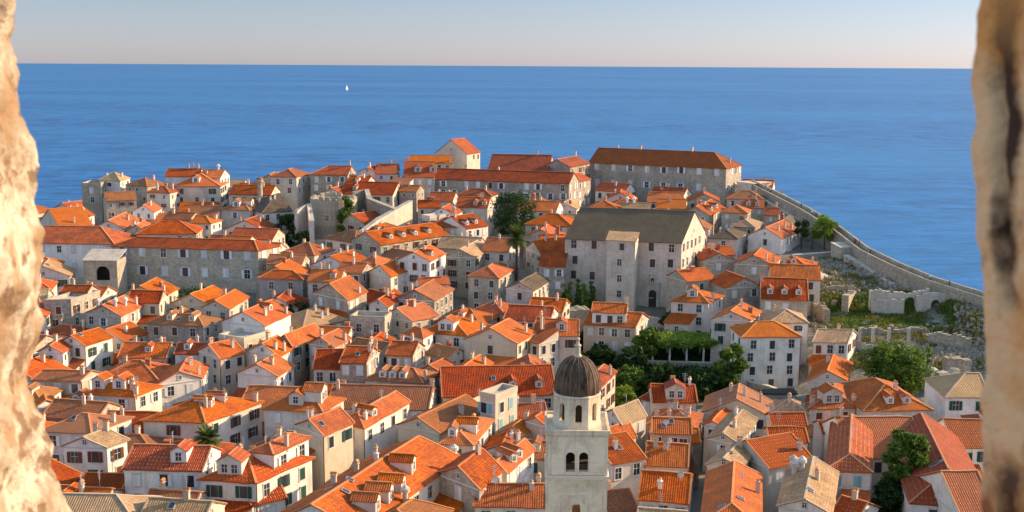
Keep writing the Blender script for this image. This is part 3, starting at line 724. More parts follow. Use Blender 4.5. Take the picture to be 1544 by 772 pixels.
# above and behind the convent
H('white house with an orange roof peeping over the left of the convent ridge', (886, 316), (934, 317), -302, 'H', 'wh', 'or', ch=[(.1, 0, 1)], r=1)
H('low house with two white domed chimneys over the convent ridge', (938, 317), (980, 318), -306, 'P', 'wh', 'tn', r=1, ch=[(-.7, 0, 4), (-.2, 0, 4)])
H('tan-roofed house behind the right half of the convent ridge', (990, 314), (1034, 315), -300, 'P', 'st', 'or', r=1)
H('stone gabled house with a dormered sunlit side left of the green awning', (1028, 321), (1070, 325), (1093, 313), 'G', 'st', 'or', dm=[('r', -.4, .2, 0), ('r', .3, .2, 0)], c=2, r=3)
H('brown stone house with two arched dormers under the terrace of the sea wall', (1118, 313), (1152, 314), -300, 'P', 'st', 'rd', dm=[('f', -.4, .2, 0), ('f', .4, .2, 0)], small=True)
H('red-roofed shed leaning on the inner face of the sea wall', (1152, 324), (1174, 325), 8, 'P', 'st', 'rd', small=True)
H('dark tan hipped cottage between the green awning and the dormered stone house', (1102, 341), (1138, 343), (1150, 336), 'H', 'gs', 'tn', small=True)
H('grey-roofed cottage close to the trees below the sea wall', (1166, 336), (1196, 338), 8, 'G', 'wh', 'gy', small=True)
H('pinkish-white house with a dark tan hipped roof right of the convent gable', (1070, 359), (1112, 360), (1125, 351), 'H', 'pk', 'gy', s='w', c=1, r=2)
H('white house with a broad gable and sunlit yellow side below the sea wall', (1128, 354), (1179, 360), (1206, 347), 'G', 'wh', 'or', c=1, r=3, s='d', ch=[(.5, -.5, 1), (.5, .2, 1), (.7, .6, 0)])
H('stone gabled house half sunlit in front of the pinkish-white house', (1061, 393), (1107, 392), 8, 'G', 'st', 'or', c=1, r=1, s='w')
H('grey stone gabled house with a tall chimney below the broad white gable', (1107, 397), (1166, 400), (1176, 388), 'G', 'gs', 'or', c=1, r=1, s='w', ch=[(.6, -.8, 1), (.9, -.4, 0)])
H('small orange-roofed stone house stuck between the convent and the stone gables', (1035, 424), (1078, 420), -405, 'P', 'st', 'or', c=1)
H('square pink house with a red pyramid roof above the ruins', (1168, 404), (1221, 405), (1231, 396), 'H', 'pk', 'or', r=1, c=1, dm=[('f', 0, .35, 0)], ch=[(.9, .3, 1)])
H('stone house with three small dormers in a steep red roof left of the ruins', (1148, 450), (1218, 453), -418, 'P', 'st', 'rd', ez=21, s='w', c=3, r=3, dm=[('f', -.62, .2, 0), ('f', 0, .2, 0), ('f', .62, .2, 0)], ch=[(-.98, -.2, 0)])
H('grey stone gable house with an arched attic window left of the three-dormer house', (1096, 434), (1149, 431), 9, 'G', 'gs', 'or', c=2, r=1, s='w', ch=[])
H('pink house with an orange hipped roof and dormer right of the convent door', (1012, 453), (1068, 456), (1090, 446), 'H', 'pk', 'or', c=2, r=3, s='w', dm=[('f', 0, .3, 1)], ch=[(.95, -.3, 0)])
H('low stone gabled house with dark shutters next to the garden', (1073, 481), (1131, 483), (1146, 470), 'G', 'ls', 'or', c=2, r=2, s='g')
# around the garden
H('two-storey cream house with a long orange roof above the garden', (880, 488), (958, 493), (978, 480), 'Px', 'cr', 'or', ez=16.5, s='w', c=4, r=2, ch=[(-.5, -.5, 4)])
H('raised attic house with a strip of little windows behind the long orange roof', (893, 470), (944, 472), -456, 'P', 'wh', 'or', ch=[(.95, 0, 0)], c=3, r=1)
H('pinkish house with brown shutters and a middle dormer above the garden', (821, 506), (872, 507), -480, 'P', 'pk', 'or', s='b', c=2, r=1, dm=[('f', 0, .25, 1)], ch=[])
H('narrow blue-shaded house with a red roof left of the pinkish dormer house', (804, 500), (821, 501), -478, 'P', 'wh', 'rd', s='w', c=1, r=1)
H('tall white four-storey house with a bright orange hipped roof above the street', (1120, 508), (1207, 507), -484, 'Hx', 'wh', 'or', base=588, s='d', c=3, r=4, wz=.93, ch=[], sides='frl')
# centre
H('large white house with a roof loggia and an orange hipped roof, centre', (638, 500), (704, 506), (732, 488), 'H', 'wh', 'or', ez=17.5, s='d', c=2, r=3, ch=[(.6, .4, 0)], dm=[('f', 0, .1, 2)])
H('tan house with a blank signboard and bright orange roof, right of the loggia house', (700, 511), (779, 518), (806, 502), 'Gx', 'cr', 'or', ez=18.5, s='d', c=1, r=1, ch=[(-.6, -.3, 1), (.8, .6, 1)])
H('white slip of a house with a red roof behind the tan signboard house', (799, 515), (812, 518), 6, 'S', 'wh', 'rd', s='d', c=1)
H('orange gabled house with a shaded tan front left of the long roof behind the dome', (680, 560), (718, 566), (742, 548), 'G', 'cr', 'or', s='d', ch=[(.7, .4, 0), (-.2, .3, 0)])
H('very wide dark orange roof with small dormers just left of the bell tower dome', (668, 598), (838, 594), -548, 'P', 'cr', 'rd', ez=15, c=6, r=1, ch=[(.55, .8, 0), (.95, .6, 0)], dm=[('f', .25, .2, 0), ('f', .72, .2, 0)], sky=1)
H('red-roofed house with a sunlit gable directly right of the dome', (868, 580), (905, 583), (928, 560), 'G', 'cr', 'rd', ez=17, ch=[(.9, .4, 1)], c=1)
H('wide tan roof with a row of white dormers, left of centre', (551, 572), (637, 577), (662, 563), 'H', 'wh', 'br', dm=[('f', -.45, .15, 0), ('f', -.1, .15, 0), ('f', .25, .15, 0)], c=4, r=1, ch=[(.95, -.5, 0)])
H('dark-fronted house with white shutters and chimneyed red roof in the centre left', (513, 546), (552, 547), (572, 530), 'Px', 'gs', 'rd', ez=17.5, s='w', c=2, r=1, ch=[(.9, .6, 0), (.9, -.3, 0)], sky=1)
H('low red-roofed house with a terrace left of the dark-fronted house', (473, 556), (514, 556), -525, 'P', 'ls', 'rd', s='d', c=2)
H('long narrow brown roof running across below the dormered tan roof', (494, 614), (645, 618), -578, 'P', 'wh', 'br', c=6, r=1, ch=[(.98, .2, 0), (-.9, -.2, 0)])
H('orange-roofed house behind the wide tan roof, centre', (583, 534), (622, 536), (640, 522), 'P', 'cr', 'or', ch=[(.5, 0, 0), (-.5, .4, 0)])
H('small orange hipped house above the tan dormered roof', (608, 502), (638, 510), (640, 498), 'H', 'wh', 'or', ch=[], small=True)
H('sunlit stone cottage with an orange roof and two chimneys, centre left', (466, 517), (503, 523), (528, 510), 'G', 'st', 'or', ch=[(-.9, .3, 0), (.95, .4, 0)])
H('bright orange roof with a deep shadow across it left of centre', (420, 513), (441, 521), (474, 500), 'G', 'gs', 'or', ch=[(-.9, -.2, 1)], slope=.6)
H('big white house with a plain gable wall and orange roof above the old town rooftops', (335, 484), (399, 491), (438, 473), 'G', 'wh', 'or', ez=19.5, c=0, r=0, sides='r', s='w', ch=[(.6, -.3, 0), (.9, .8, 0)], dm=[('r', .3, .5, 0)])
H('orange-roofed house left of the big white gable wall', (305, 463), (345, 466), (374, 448), 'G', 'ls', 'or', s='d', c=2, r=1)
H('white gabled house with an orange roof and chimneys in the left centre', (371, 529), (421, 537), (443, 524), 'G', 'wh', 'or', c=0, r=1, s='w', ch=[(.6, -.6, 0), (-.2, .2, 0), (.9, -.1, 1)])
H('white house with tall chimneys below the white gabled chimney house', (358, 562), (418, 567), (443, 552), 'G', 'wh', 'or', c=0, r=1, s='w', sides='r', ch=[(-.7, .3, 0), (.4, -.2, 0)])
# left middle
H('stone palace with a balustraded roof terrace at the left', (66, 458), (107, 457), (151, 443), 'F', 'gs', s='b', c=1, r=2, cat='palace', name='terrace_palace')
H('red-roofed low house behind the balustraded palace', (92, 440), (132, 441), -430, 'P', 'st', 'rd', small=True)
H('stone house with three round white chimneys and a blue door panel, left middle', (129, 472), (182, 476), (214, 461), 'G', 'st', 'or', s='w', c=3, r=3, ch=[(.4, -.5, 4), (.6, .1, 4), (-.6, -.5, 4), (.8, .8, 1)])
H('red-roofed house with a bright gable end under the monastery wall', (192, 456), (240, 457), (252, 446), 'P', 'cr', 'rd', s='d', ch=[(.98, .3, 1), (-.98, .3, 1)])
H('isolated stone house with a brown-orange hipped roof and large dormer, left', (223, 487), (306, 491), (331, 481), 'H', 'st', 'br', s='d', c=3, r=2, dm=[('f', -.3, .3, 0), ('f', .5, .3, 0)], ch=[(-.3, -.5, 0)], sky=1)
H('small orange gabled house next to the stone opening, left middle', (58, 530), (94, 532), (110, 520), 'G', 'wh', 'or', small=True)
H('orange-roofed pale house right of the small gabled house, left', (88, 516), (128, 521), (169, 508), 'Gx', 'wh', 'or', ch=[(-.9, 0, 0)], sky=1)
H('wide brownish roof touching the stone opening on the left', (50, 572), (122, 573), (154, 563), 'P', 'cr', 'br', ez=15.5, ch=[(.8, -.4, 0)], c=3, r=1)
H('orange hipped house with satellite dish and dormers, lower left', (131, 593), (203, 597), (243, 582), 'H', 'wh', 'or', ez=15.5, s='w', c=2, r=1, dm=[('f', .15, .35, 1), ('f', -.7, .3, 1)], ch=[(.5, -.3, 0), (.7, -.6, 0), (.95, -.8, 0)], dish=1)
H('tan and orange hipped roof with a chimney cluster in the left middle', (238, 580), (304, 570), (352, 546), 'G', 'wh', 'or', ch=[(.85, -.7, 1), (.3, .3, 0)], sky=1)
H('orange roof stepping back towards the white gabled houses', (300, 528), (332, 540), (368, 532), 'G', 'cr', 'or', ch=[(-.5, -.4, 0), (.5, .5, 0)])
H('low tan parapet house behind the orange stepping roof', (330, 510), (368, 516), 8, 'F', 'cr', c=1, r=1)
H('orange-roofed white house right beside the stone opening, lower left', (58, 612), (82, 606), (112, 590), 'G', 'wh', 'or', ch=[])
# lower left
H('broad brown and orange roof below the dish house, lower left', (60, 650), (138, 652), (198, 630), 'H', 'wh', 'br', ez=16, c=2, r=2, s='w', ch=[(.9, .2, 0)], sky=1)
H('whitewashed house with a big straw-coloured roof, lower left', (96, 672), (160, 674), (278, 690), 'Gx', 'wh', 'tn', ez=16.5, c=2, r=2, s='b', ch=[(-.2, .5, 0), (.1, .9, 0)])
H('big orange hipped roof with two dormers and a tall chimney, left of centre', (216, 633), (310, 637), (394, 606), 'H', 'wh', 'or', ez=16, s='b', c=3, r=2, dm=[('r', -.2, .5, 0), ('r', .25, .5, 0)], ch=[(.45, -.4, 1), (.9, .9, 0)])
H('white house with a red tiled roof and one green-shuttered dormer, lower left', (187, 706), (304, 709), -668, 'P', 'wh', 'dt', ez=17, s='w', c=3, r=2, dm=[('f', .35, .25, 1)], ch=[])
H('upper storey with an orange hipped roof behind the two-window dormer house', (378, 680), (412, 684), (465, 659), 'H', 'wh', 'dt', ez=19.6, c=0, r=1, s='w', ch=[(-.9, .5, 0), (.9, -.2, 1)])
H('white corner house with big dark windows and a twin-window dormer, lower left', (302, 722), (386, 727), (470, 690), 'H', 'wh', 'dt', ez=17, s='g', c=2, r=2, dm=[('f', -.1, .15, 2)], ch=[(-.8, .6, 0)])
H('cream house with sunlit end wall between the corner house and the long bright roof', (447, 640), (488, 656), (532, 637), 'Gx', 'cr', 'or', ez=18, s='g', c=0, r=1, ch=[(-.8, -.4, 1), (-.2, -.7, 0)], sky=1)
H('orange hipped house with a large dormer and white upper box, lower centre left', (398, 616), (486, 620), (518, 602), 'H', 'wh', 'or', ez=16.5, s='w', c=2, r=1, dm=[('f', 0, .25, 1), ('r', 0, .3, 2)], ch=[(.1, .9, 0)])
H('long orange roof over a white wall with dark arches, lower centre', (506, 636), (549, 645), (617, 606), 'GF', 'wh', 'or', ez=16, s='d', c=1, r=1, ch=[(.6, -.7, 3), (-.5, -.5, 0)], dm=[('r', -.4, .25, 0)])
H('very long bright orange roof with tiled dormers running to the lower edge', (398, 790), (545, 800), (694, 690), 'G', 'wh', 'or', ez=17.5, s='w', c=3, r=1, dm=[('r', -.62, .1, 1), ('r', -.36, .12, 1), ('r', -.12, .12, 1), ('r', .3, .35, 1)], ch=[(-.55, -.2, 0), (-.35, .05, 0), (-.2, .3, 3), (-.5, .55, 1)], sky=3)
H('low white wall house with little tiled roof pieces in the bottom lane', (380, 760), (430, 750), 5, 'P', 'wh', 'dt', ez=14, c=1, r=1, ch=[(.6, 0, 3)])
H('red-tiled shed with a white gable between the straw roof and the white house', (120, 736), (182, 738), -712, 'P', 'wh', 'rd', ez=13, c=1, r=1, ch=[])
H('straw and dark corrugated tile roof at the lower left edge by the stone opening', (60, 788), (205, 790), -740, 'PR', 'cr', 'tn', ez=18, c=3, r=1, ch=[])
H('tan sunlit roof with a small hatch at the bottom left', (206, 795), (300, 800), -748, 'P', 'cr', 'tn', ez=17.5, c=2, r=1, ch=[(.2, 0, 0)], sky=1)
# lower centre
H('cream house with a long shaded roof edge and tall blank sunlit wall, lower centre', (600, 640), (662, 652), 14, 'G', 'cr', 'br', ez=15.5, c=0, r=0, s='d', sides='r', ch=[(.7, .2, 0)])
H('orange hipped roof with dormers behind the dark stone house, lower centre', (664, 668), (712, 670), (742, 634), 'H', 'wh', 'or', ez=15.8, dm=[('f', -.4, .2, 0), ('r', -.2, .2, 1)], ch=[(.3, .2, 0)])
H('dark stained stone house with a bright orange roof and white chimney, lower centre', (661, 713), (723, 737), (757, 708), 'Gx', 'gs', 'or', ez=17.5, s='w', c=1, r=1, ch=[(.1, .55, 1)])
H('orange roof with small dormers between the dark stone house and the bell tower', (735, 700), (764, 712), (802, 676), 'G', 'wh', 'or', ez=15.5, s='w', c=1, r=1, dm=[('r', -.4, .15, 0), ('r', 0, .15, 0)], ch=[(-.4, .8, 1)])
H('cream building with a grey flat roof and tall panes, lower centre', (724, 598), (747, 603), (780, 590), 'F', 'cr', ez=19, s='c', c=2, r=2)
H('brown sunlit terrace house left of the grey flat roof', (702, 612), (728, 618), 7, 'F', 'cr', c=1, r=1, ant=2)
H('orange-roofed white house right of the grey flat-roofed building', (757, 650), (790, 655), (812, 638), 'G', 'wh', 'or', ez=14.5, s='w', c=2, r=1, ch=[(.2, .5, 0)])
H('cream walled house with an orange roof just left of the bell tower', (793, 634), (822, 642), (838, 630), 'GB', 'cr', 'or', ez=16, c=0, r=0, ch=[])
H('tiled roof with an arched dormer against the left side of the bell tower', (790, 690), (826, 692), -662, 'P', 'wh', 'br', ez=13.5, dm=[('f', -.1, .3, 0)], ch=[])
H('small house with little white dormers between the wide roof and the tower', (770, 628), (824, 626), -607, 'P', 'wh', 'rd', ez=13.5, ch=[(-.5, 0, 3), (.4, 0, 0)])
H('low dark tiled lane house below the long bright roof', (636, 708), (672, 724), (700, 700), 'G', 'cr', 'br', ez=14, ch=[(.3, .7, 4)])
H('brown-orange roof with stripes at the bottom, left of the terrace roofs', (560, 782), (640, 800), (680, 768), 'GB', 'cr', 'br', ez=16.5, ch=[(-.4, .3, 4)], c=2)
H('bright orange terrace roof carrying aerials beside the bell tower foot', (716, 762), (822, 764), -726, 'P', 'wh', 'or', ez=15.5, s='d', c=3, r=1, ch=[(.6, -.3, 3), (.8, .2, 0)], ant=4, dish=2)
# right of the tower
H('red-roofed house with a gabled stone dormer in front of the garden', (985, 605), (1050, 606), -578, 'P', 'ls', 'rd', ez=15, c=3, r=1, dm=[('f', .05, .1, 2)], ch=[(0, 0, 0), (.8, 0, 3)])
H('red-roofed side wing left of the gabled stone dormer house', (967, 600), (985, 604), 6, 'Hx', 'ls', 'rd', ez=13.5, ch=[], c=1, r=1)
H('white gabled house with an orange roof by the dark street', (1062, 640), (1087, 642), (1104, 622), 'G', 'wh', 'or', ez=13.5, s='d', c=1, r=2, ch=[])
H('tan gable house tight behind the bell tower on its right', (912, 622), (938, 640), (966, 622), 'G', 'ls', 'tn', ez=15.5, ch=[], c=1)
H('small orange roof stepping down towards the bell tower', (908, 650), (930, 668), (948, 650), 'G', 'wh', 'or', ez=14, c=1, ch=[])
H('broad red roof above a lilac-white wall right of the bell tower', (922, 700), (972, 690), -650, 'P', 'wh', 'rd', ez=15.5, c=2, r=1, sky=1, ch=[(-.2, -.5, 0)])
H('red-tiled roof with a blue skylight and terrace walls right of the tower', (985, 652), (1042, 654), -628, 'P', 'cr', 'dt', ez=17, sky=2, ch=[(.8, .5, 0), (-.8, .4, 0), (-.1, .9, 1)], c=3, r=1, dish=1)
H('orange terrace house with satellite dishes below the blue skylight roof', (974, 700), (1036, 704), -665, 'P', 'pk', 'or', ez=14.5, dish=2, ch=[(-.6, -.2, 0), (-.1, -.3, 0)], c=3, r=1)
H('light orange roof with a dish and chimney at the bottom right of the tower', (964, 752), (1037, 758), -706, 'P', 'wh', 'or', ez=15.5, dish=1, ch=[(-.2, -.6, 3)], c=3, r=1)
H('striped balcony house at the very bottom right of the tower', (962, 795), (1034, 800), -765, 'P', 'cr', 'tn', ez=14, c=3, r=1, ch=[])
H('orange-brown low roof at the foot of the bell tower', (918, 775), (962, 770), -735, 'P', 'wh', 'br', ez=12, c=1, r=1, ch=[(-.3, .2, 0)])
H('tan roofed house right of the narrow dark street, upper one of the row', (1068, 660), (1112, 668), (1140, 632), 'G', 'cr', 'tn', ez=16, c=1, ch=[(.3, -.3, 0), (-.2, .6, 3)])
H('tan roof with a white terrace rail, middle of the row by the narrow street', (1066, 700), (1116, 704), (1146, 672), 'G', 'cr', 'tn', ez=15, c=2, ch=[(-.3, -.2, 0), (.2, .2, 0)], sky=1)
H('long pink-orange hipped roof at the bottom, right of the narrow street', (1058, 790), (1146, 796), (1146, 716), 'GF', 'cr', 'or', ez=16, c=2, ch=[(.9, .2, 1)], sky=2)
H('red-tiled stepped roof at the top of the next row', (1164, 640), (1216, 641), -622, 'P', 'wh', 'dt', ez=15, c=2, r=1, ch=[(-.9, 0, 0)])
H('second red-tiled stepped roof of the row', (1162, 665), (1218, 666), -642, 'P', 'wh', 'dt', ez=14.5, c=2, r=1, ch=[])
H('wide red roof sweeping down behind the small tan roof', (1160, 706), (1226, 694), -652, 'P', 'wh', 'dt', ez=14.5, c=2, r=1, ch=[(.8, -.6, 0)])
H('mixed tan and orange roof with four chimneys at the bottom right centre', (1174, 762), (1252, 776), (1262, 712), 'G', 'wh', 'tn', ez=16, c=2, ch=[(-.7, .4, 4), (-.4, .5, 4), (-.8, .7, 4), (.3, .1, 0)], sky=1)
H('orange low roof filling the lower corner of the mixed tan roof', (1250, 782), (1286, 792), 8, 'P', 'wh', 'dt', ez=13.5, c=1, r=1, ch=[(0, 0, 0)])
H('tan-roofed white cottage with two small windows just below the ruins', (1227, 515), (1278, 516), (1291, 504), 'P', 'wh', 'tn', ez=15.5, c=3, r=1, ch=[(.1, .3, 0)])
H('orange gabled white cottage below the tan-roofed cottage', (1218, 574), (1276, 573), (1284, 548), 'G', 'wh', 'or', ez=13.5, c=0, r=0, ch=[(-.2, .3, 0)])
H('stone-fronted house with a white boxed dormer in an orange hipped roof', (1220, 616), (1290, 614), (1292, 585), 'H', 'ls', 'or', ez=13.5, c=2, r=1, dm=[('f', 0, .15, 2)], ch=[(-.9, -.7, 0), (.9, -.7, 0)])
H('large orange hipped roof with two small dormers beside the big tree', (1303, 619), (1404, 617), -563, 'H', 'wh', 'or', ez=14, c=3, r=1, dm=[('f', -.15, .15, 0), ('f', .35, .15, 0)], ch=[(.3, -.3, 0)])
H('white house with two dark green shutters next to the right-hand stone', (1427, 598), (1492, 599), -560, 'PL', 'wh', 'tn', ez=15, s='g', c=2, r=1, ch=[])
H('huge red-tiled roof behind the tall cypress, lower right', (1282, 690), (1400, 690), -621, 'P', 'wh', 'dt', ez=13, c=4, r=1, ch=[(-.85, 0, 1)])
H('long orange hipped roof coming down to the bottom right corner', (1374, 757), (1502, 767), 31, 'GF', 'wh', 'dt', ez=14, slope=.6, c=2, r=1, ch=[], sky=3)
H('red dotted roof right of the long hipped roof, by the right-hand stone', (1440, 674), (1500, 675), -628, 'P', 'wh', 'dt', ez=13, c=2, r=1, ch=[])
H('red ribbed roof in the bottom right corner beside the stone opening', (1456, 790), (1510, 790), -698, 'P', 'wh', 'dt', ez=15, c=1, r=1, ch=[])
H('white house with a pale blue shutter under an orange and red hipped gable', (1247, 708), (1313, 711), (1313, 640), 'GF', 'wh', 'dt', ez=15.5, s='c', c=2, r=1, ch=[])
H('low red-tiled link roof between the street row and the pale blue shutter house', (1240, 652), (1290, 652), -633, 'P', 'wh', 'dt', ez=12.5, c=1, r=1, ch=[(-.5, 0, 0)])
# ------------------------------------------------------------------ low houses and annexes between the others
def proj(p):
    q = cam_rot.transposed() @ (Vector(p) - Vector((0, 0, CAM_Z)))
    return 772 + F * q.x / -q.z, 386 - F * q.y / -q.z
def rect_pts(f, m=0):
    x, y, w_, d_, a = f; c, s_ = math.cos(a), math.sin(a)
    return [(x + c * i * (w_ / 2 + m) - s_ * j * (d_ / 2 + m), y + s_ * i * (w_ / 2 + m) + c * j * (d_ / 2 + m)) for i, j in ((-1, -1), (1, -1), (1, 1), (-1, 1))]
def overlap(f, g, m):
    if math.hypot(f[0] - g[0], f[1] - g[1]) > (math.hypot(f[2], f[3]) + math.hypot(g[2], g[3])) / 2 + 2: return False
    P, Q = rect_pts(f, m), rect_pts(g)
    for a in (f[4], f[4] + math.pi / 2, g[4], g[4] + math.pi / 2):
        c, s_ = math.cos(a), math.sin(a); p = [x * c + y * s_ for x, y in P]; q = [x * c + y * s_ for x, y in Q]
        if max(p) < min(q) or max(q) < min(p): return False
    return True
NO = [(1120, 345, 1245, 425), (836, 440, 1015, 500), (1400, 520, 1510, 640), (1280, 575, 1420, 720), (700, 330, 800, 400), (455, 285, 640, 372), (832, 496, 1122, 660), (1222, 380, 1500, 575), (412, 296, 532, 412), (1020, 600, 1066, 900), (1080, 585, 1215, 668), (745, 345, 812, 440), (770, 640, 930, 2000), (955, 455, 1012, 500), (128, 428, 400, 484), (700, 290, 800, 372), (1195, 320, 1290, 400), (1050, 596, 1160, 640),
      (1300, 640, 1400, 900), (1142, 600, 1164, 900)]
def fillers():
    rnd = random.Random(99); n = 0; cands = []
    for j in range(0, 60):
        for i in range(-60, 40):
            cands.append((i * 4.5 + rnd.uniform(-1, 1), 138 + j * 4.6 + rnd.uniform(-1, 1)))
    cands.sort(key=lambda p: p[1])
    for w0, d0, mg, ymax in ((11, 10, .3, 400), (8.5, 8, .2, 400), (6.5, 6, -.3, 330)):
        for x, y in cands:
            if y > ymax or len(HOUSES) >= 300: continue
            if coast_dist(x, y) < (11 if x > 0 else 14): continue
            g = ground(x, y); u, v = proj((x, y, g + 5)); 
            if not (30 < u < 1500 and 285 < v < 800): continue
            ug, vg = proj((x, y, g))
            if any(a < ug < c and b < vg < d for a, b, c, d in NO): continue
            near = min(range(len(FOOT)), key=lambda k: math.hypot(FOOT[k][0] - x, FOOT[k][1] - y) - FOOT[k][2] * .3); a = FOOT[near][4] + rnd.uniform(-.06, .06)
            f = (x, y, w0 * rnd.uniform(.9, 1.15), d0 * rnd.uniform(.9, 1.15), a)
            if any(overlap(f, q, mg) for q in FOOT): continue
            c, s_ = math.cos(a), math.sin(a)
            ez = g + (rnd.uniform(7.4, 9.4) if y < 245 else rnd.uniform(6.6, 8.4))
            A = Vector((x - c * f[2] / 2 + s_ * f[3] / 2, y - s_ * f[2] / 2 - c * f[3] / 2, ez)); B = Vector((x + c * f[2] / 2 + s_ * f[3] / 2, y + s_ * f[2] / 2 - c * f[3] / 2, ez))
            tile = rnd.choice(('or', 'or', 'or', 'rd', 'rd', 'br', 'tn')); wl = rnd.choice(('wh', 'wh', 'cr', 'st', 'pk'))
            # named after what it stands beside
            fu, fv = proj((FOOT[near][0], FOOT[near][1], g + 8)); base = BASE[near] if near < len(BASE) else BASE[PARENT[near]]
            dx, dy = u - fu, v - fv
            rel = ('right of' if dx > 0 else 'left of') if abs(dx) > abs(dy) * 1.2 else ('in front of' if dy > 0 else 'behind')
            kind = {'H': 'hipped', 'P': 'ridged', 'G': 'gabled'}; rf = rnd.choice('HPPG')
            tw = {'or': 'orange', 'rd': 'red', 'br': 'brown', 'tn': 'tan'}[tile]
            for wrd in ('low', 'small', 'little', 'squat', 'modest', 'narrow', 'tiny', 'plain', 'short', 'humble', 'simple', 'old'):
                lab = '%s %s %s-roofed house %s the %s' % (wrd, kind[rf], tw, rel, base)
                if lab not in LABELS: break
            PARENT[len(FOOT)] = near if near < len(BASE) else PARENT[near]
            H(lab, proj(A), proj(B), f[3], rf, wl, tile, ez=ez, small=w0 < 9, r=2, sky=1 if rnd.random() < .2 else 0, dm=[('f', rnd.uniform(-.4, .4), .3, 0)] if rnd.random() < .3 and w0 > 6 and rf != 'G' else ())
            n += 1
    print('FILLERS', n)
PARENT = {}
BASE = []
for h_ in HOUSES:
    ws = h_['label'].replace(',', '').split()
    ws = ws[:8]
    while ws[-1] in ('the', 'a', 'an', 'with', 'and', 'by', 'of', 'in', 'at', 'to', 'beside', 'behind', 'on', 'right', 'left', 'its', 'two', 'under', 'below', 'between', 'above', 'from', 'next', 'small', 'white', 'long', 'big', 'tall', 'three', 'one', 'middle', 'lower', 'round', 'red', 'orange', 'tan', 'dark', 'wide', 'bright', 'directly', 'just', 'facing', 'upper', 'attic', 'front', 'partly'): ws.pop()
    BASE.append(' '.join(ws))
fillers()
# ------------------------------------------------------------------ streets
plain('paving', (.34, .32, .30), .6)
a_ = at_ground(1046, 768); b_ = at_ground(1052, 640); c_ = at_ground(1110, 612); d_ = at_ground(1180, 606)
strip('paved_lane', [(a_.x, a_.y - 12), (a_.x, a_.y), (b_.x, b_.y)], 3.2, 'paving')
strip('paved_street', [(b_.x - 30, b_.y + 2), (b_.x, b_.y + 2), (c_.x, c_.y), (d_.x, d_.y), (d_.x + 20, d_.y)], 6, 'paving', .054)

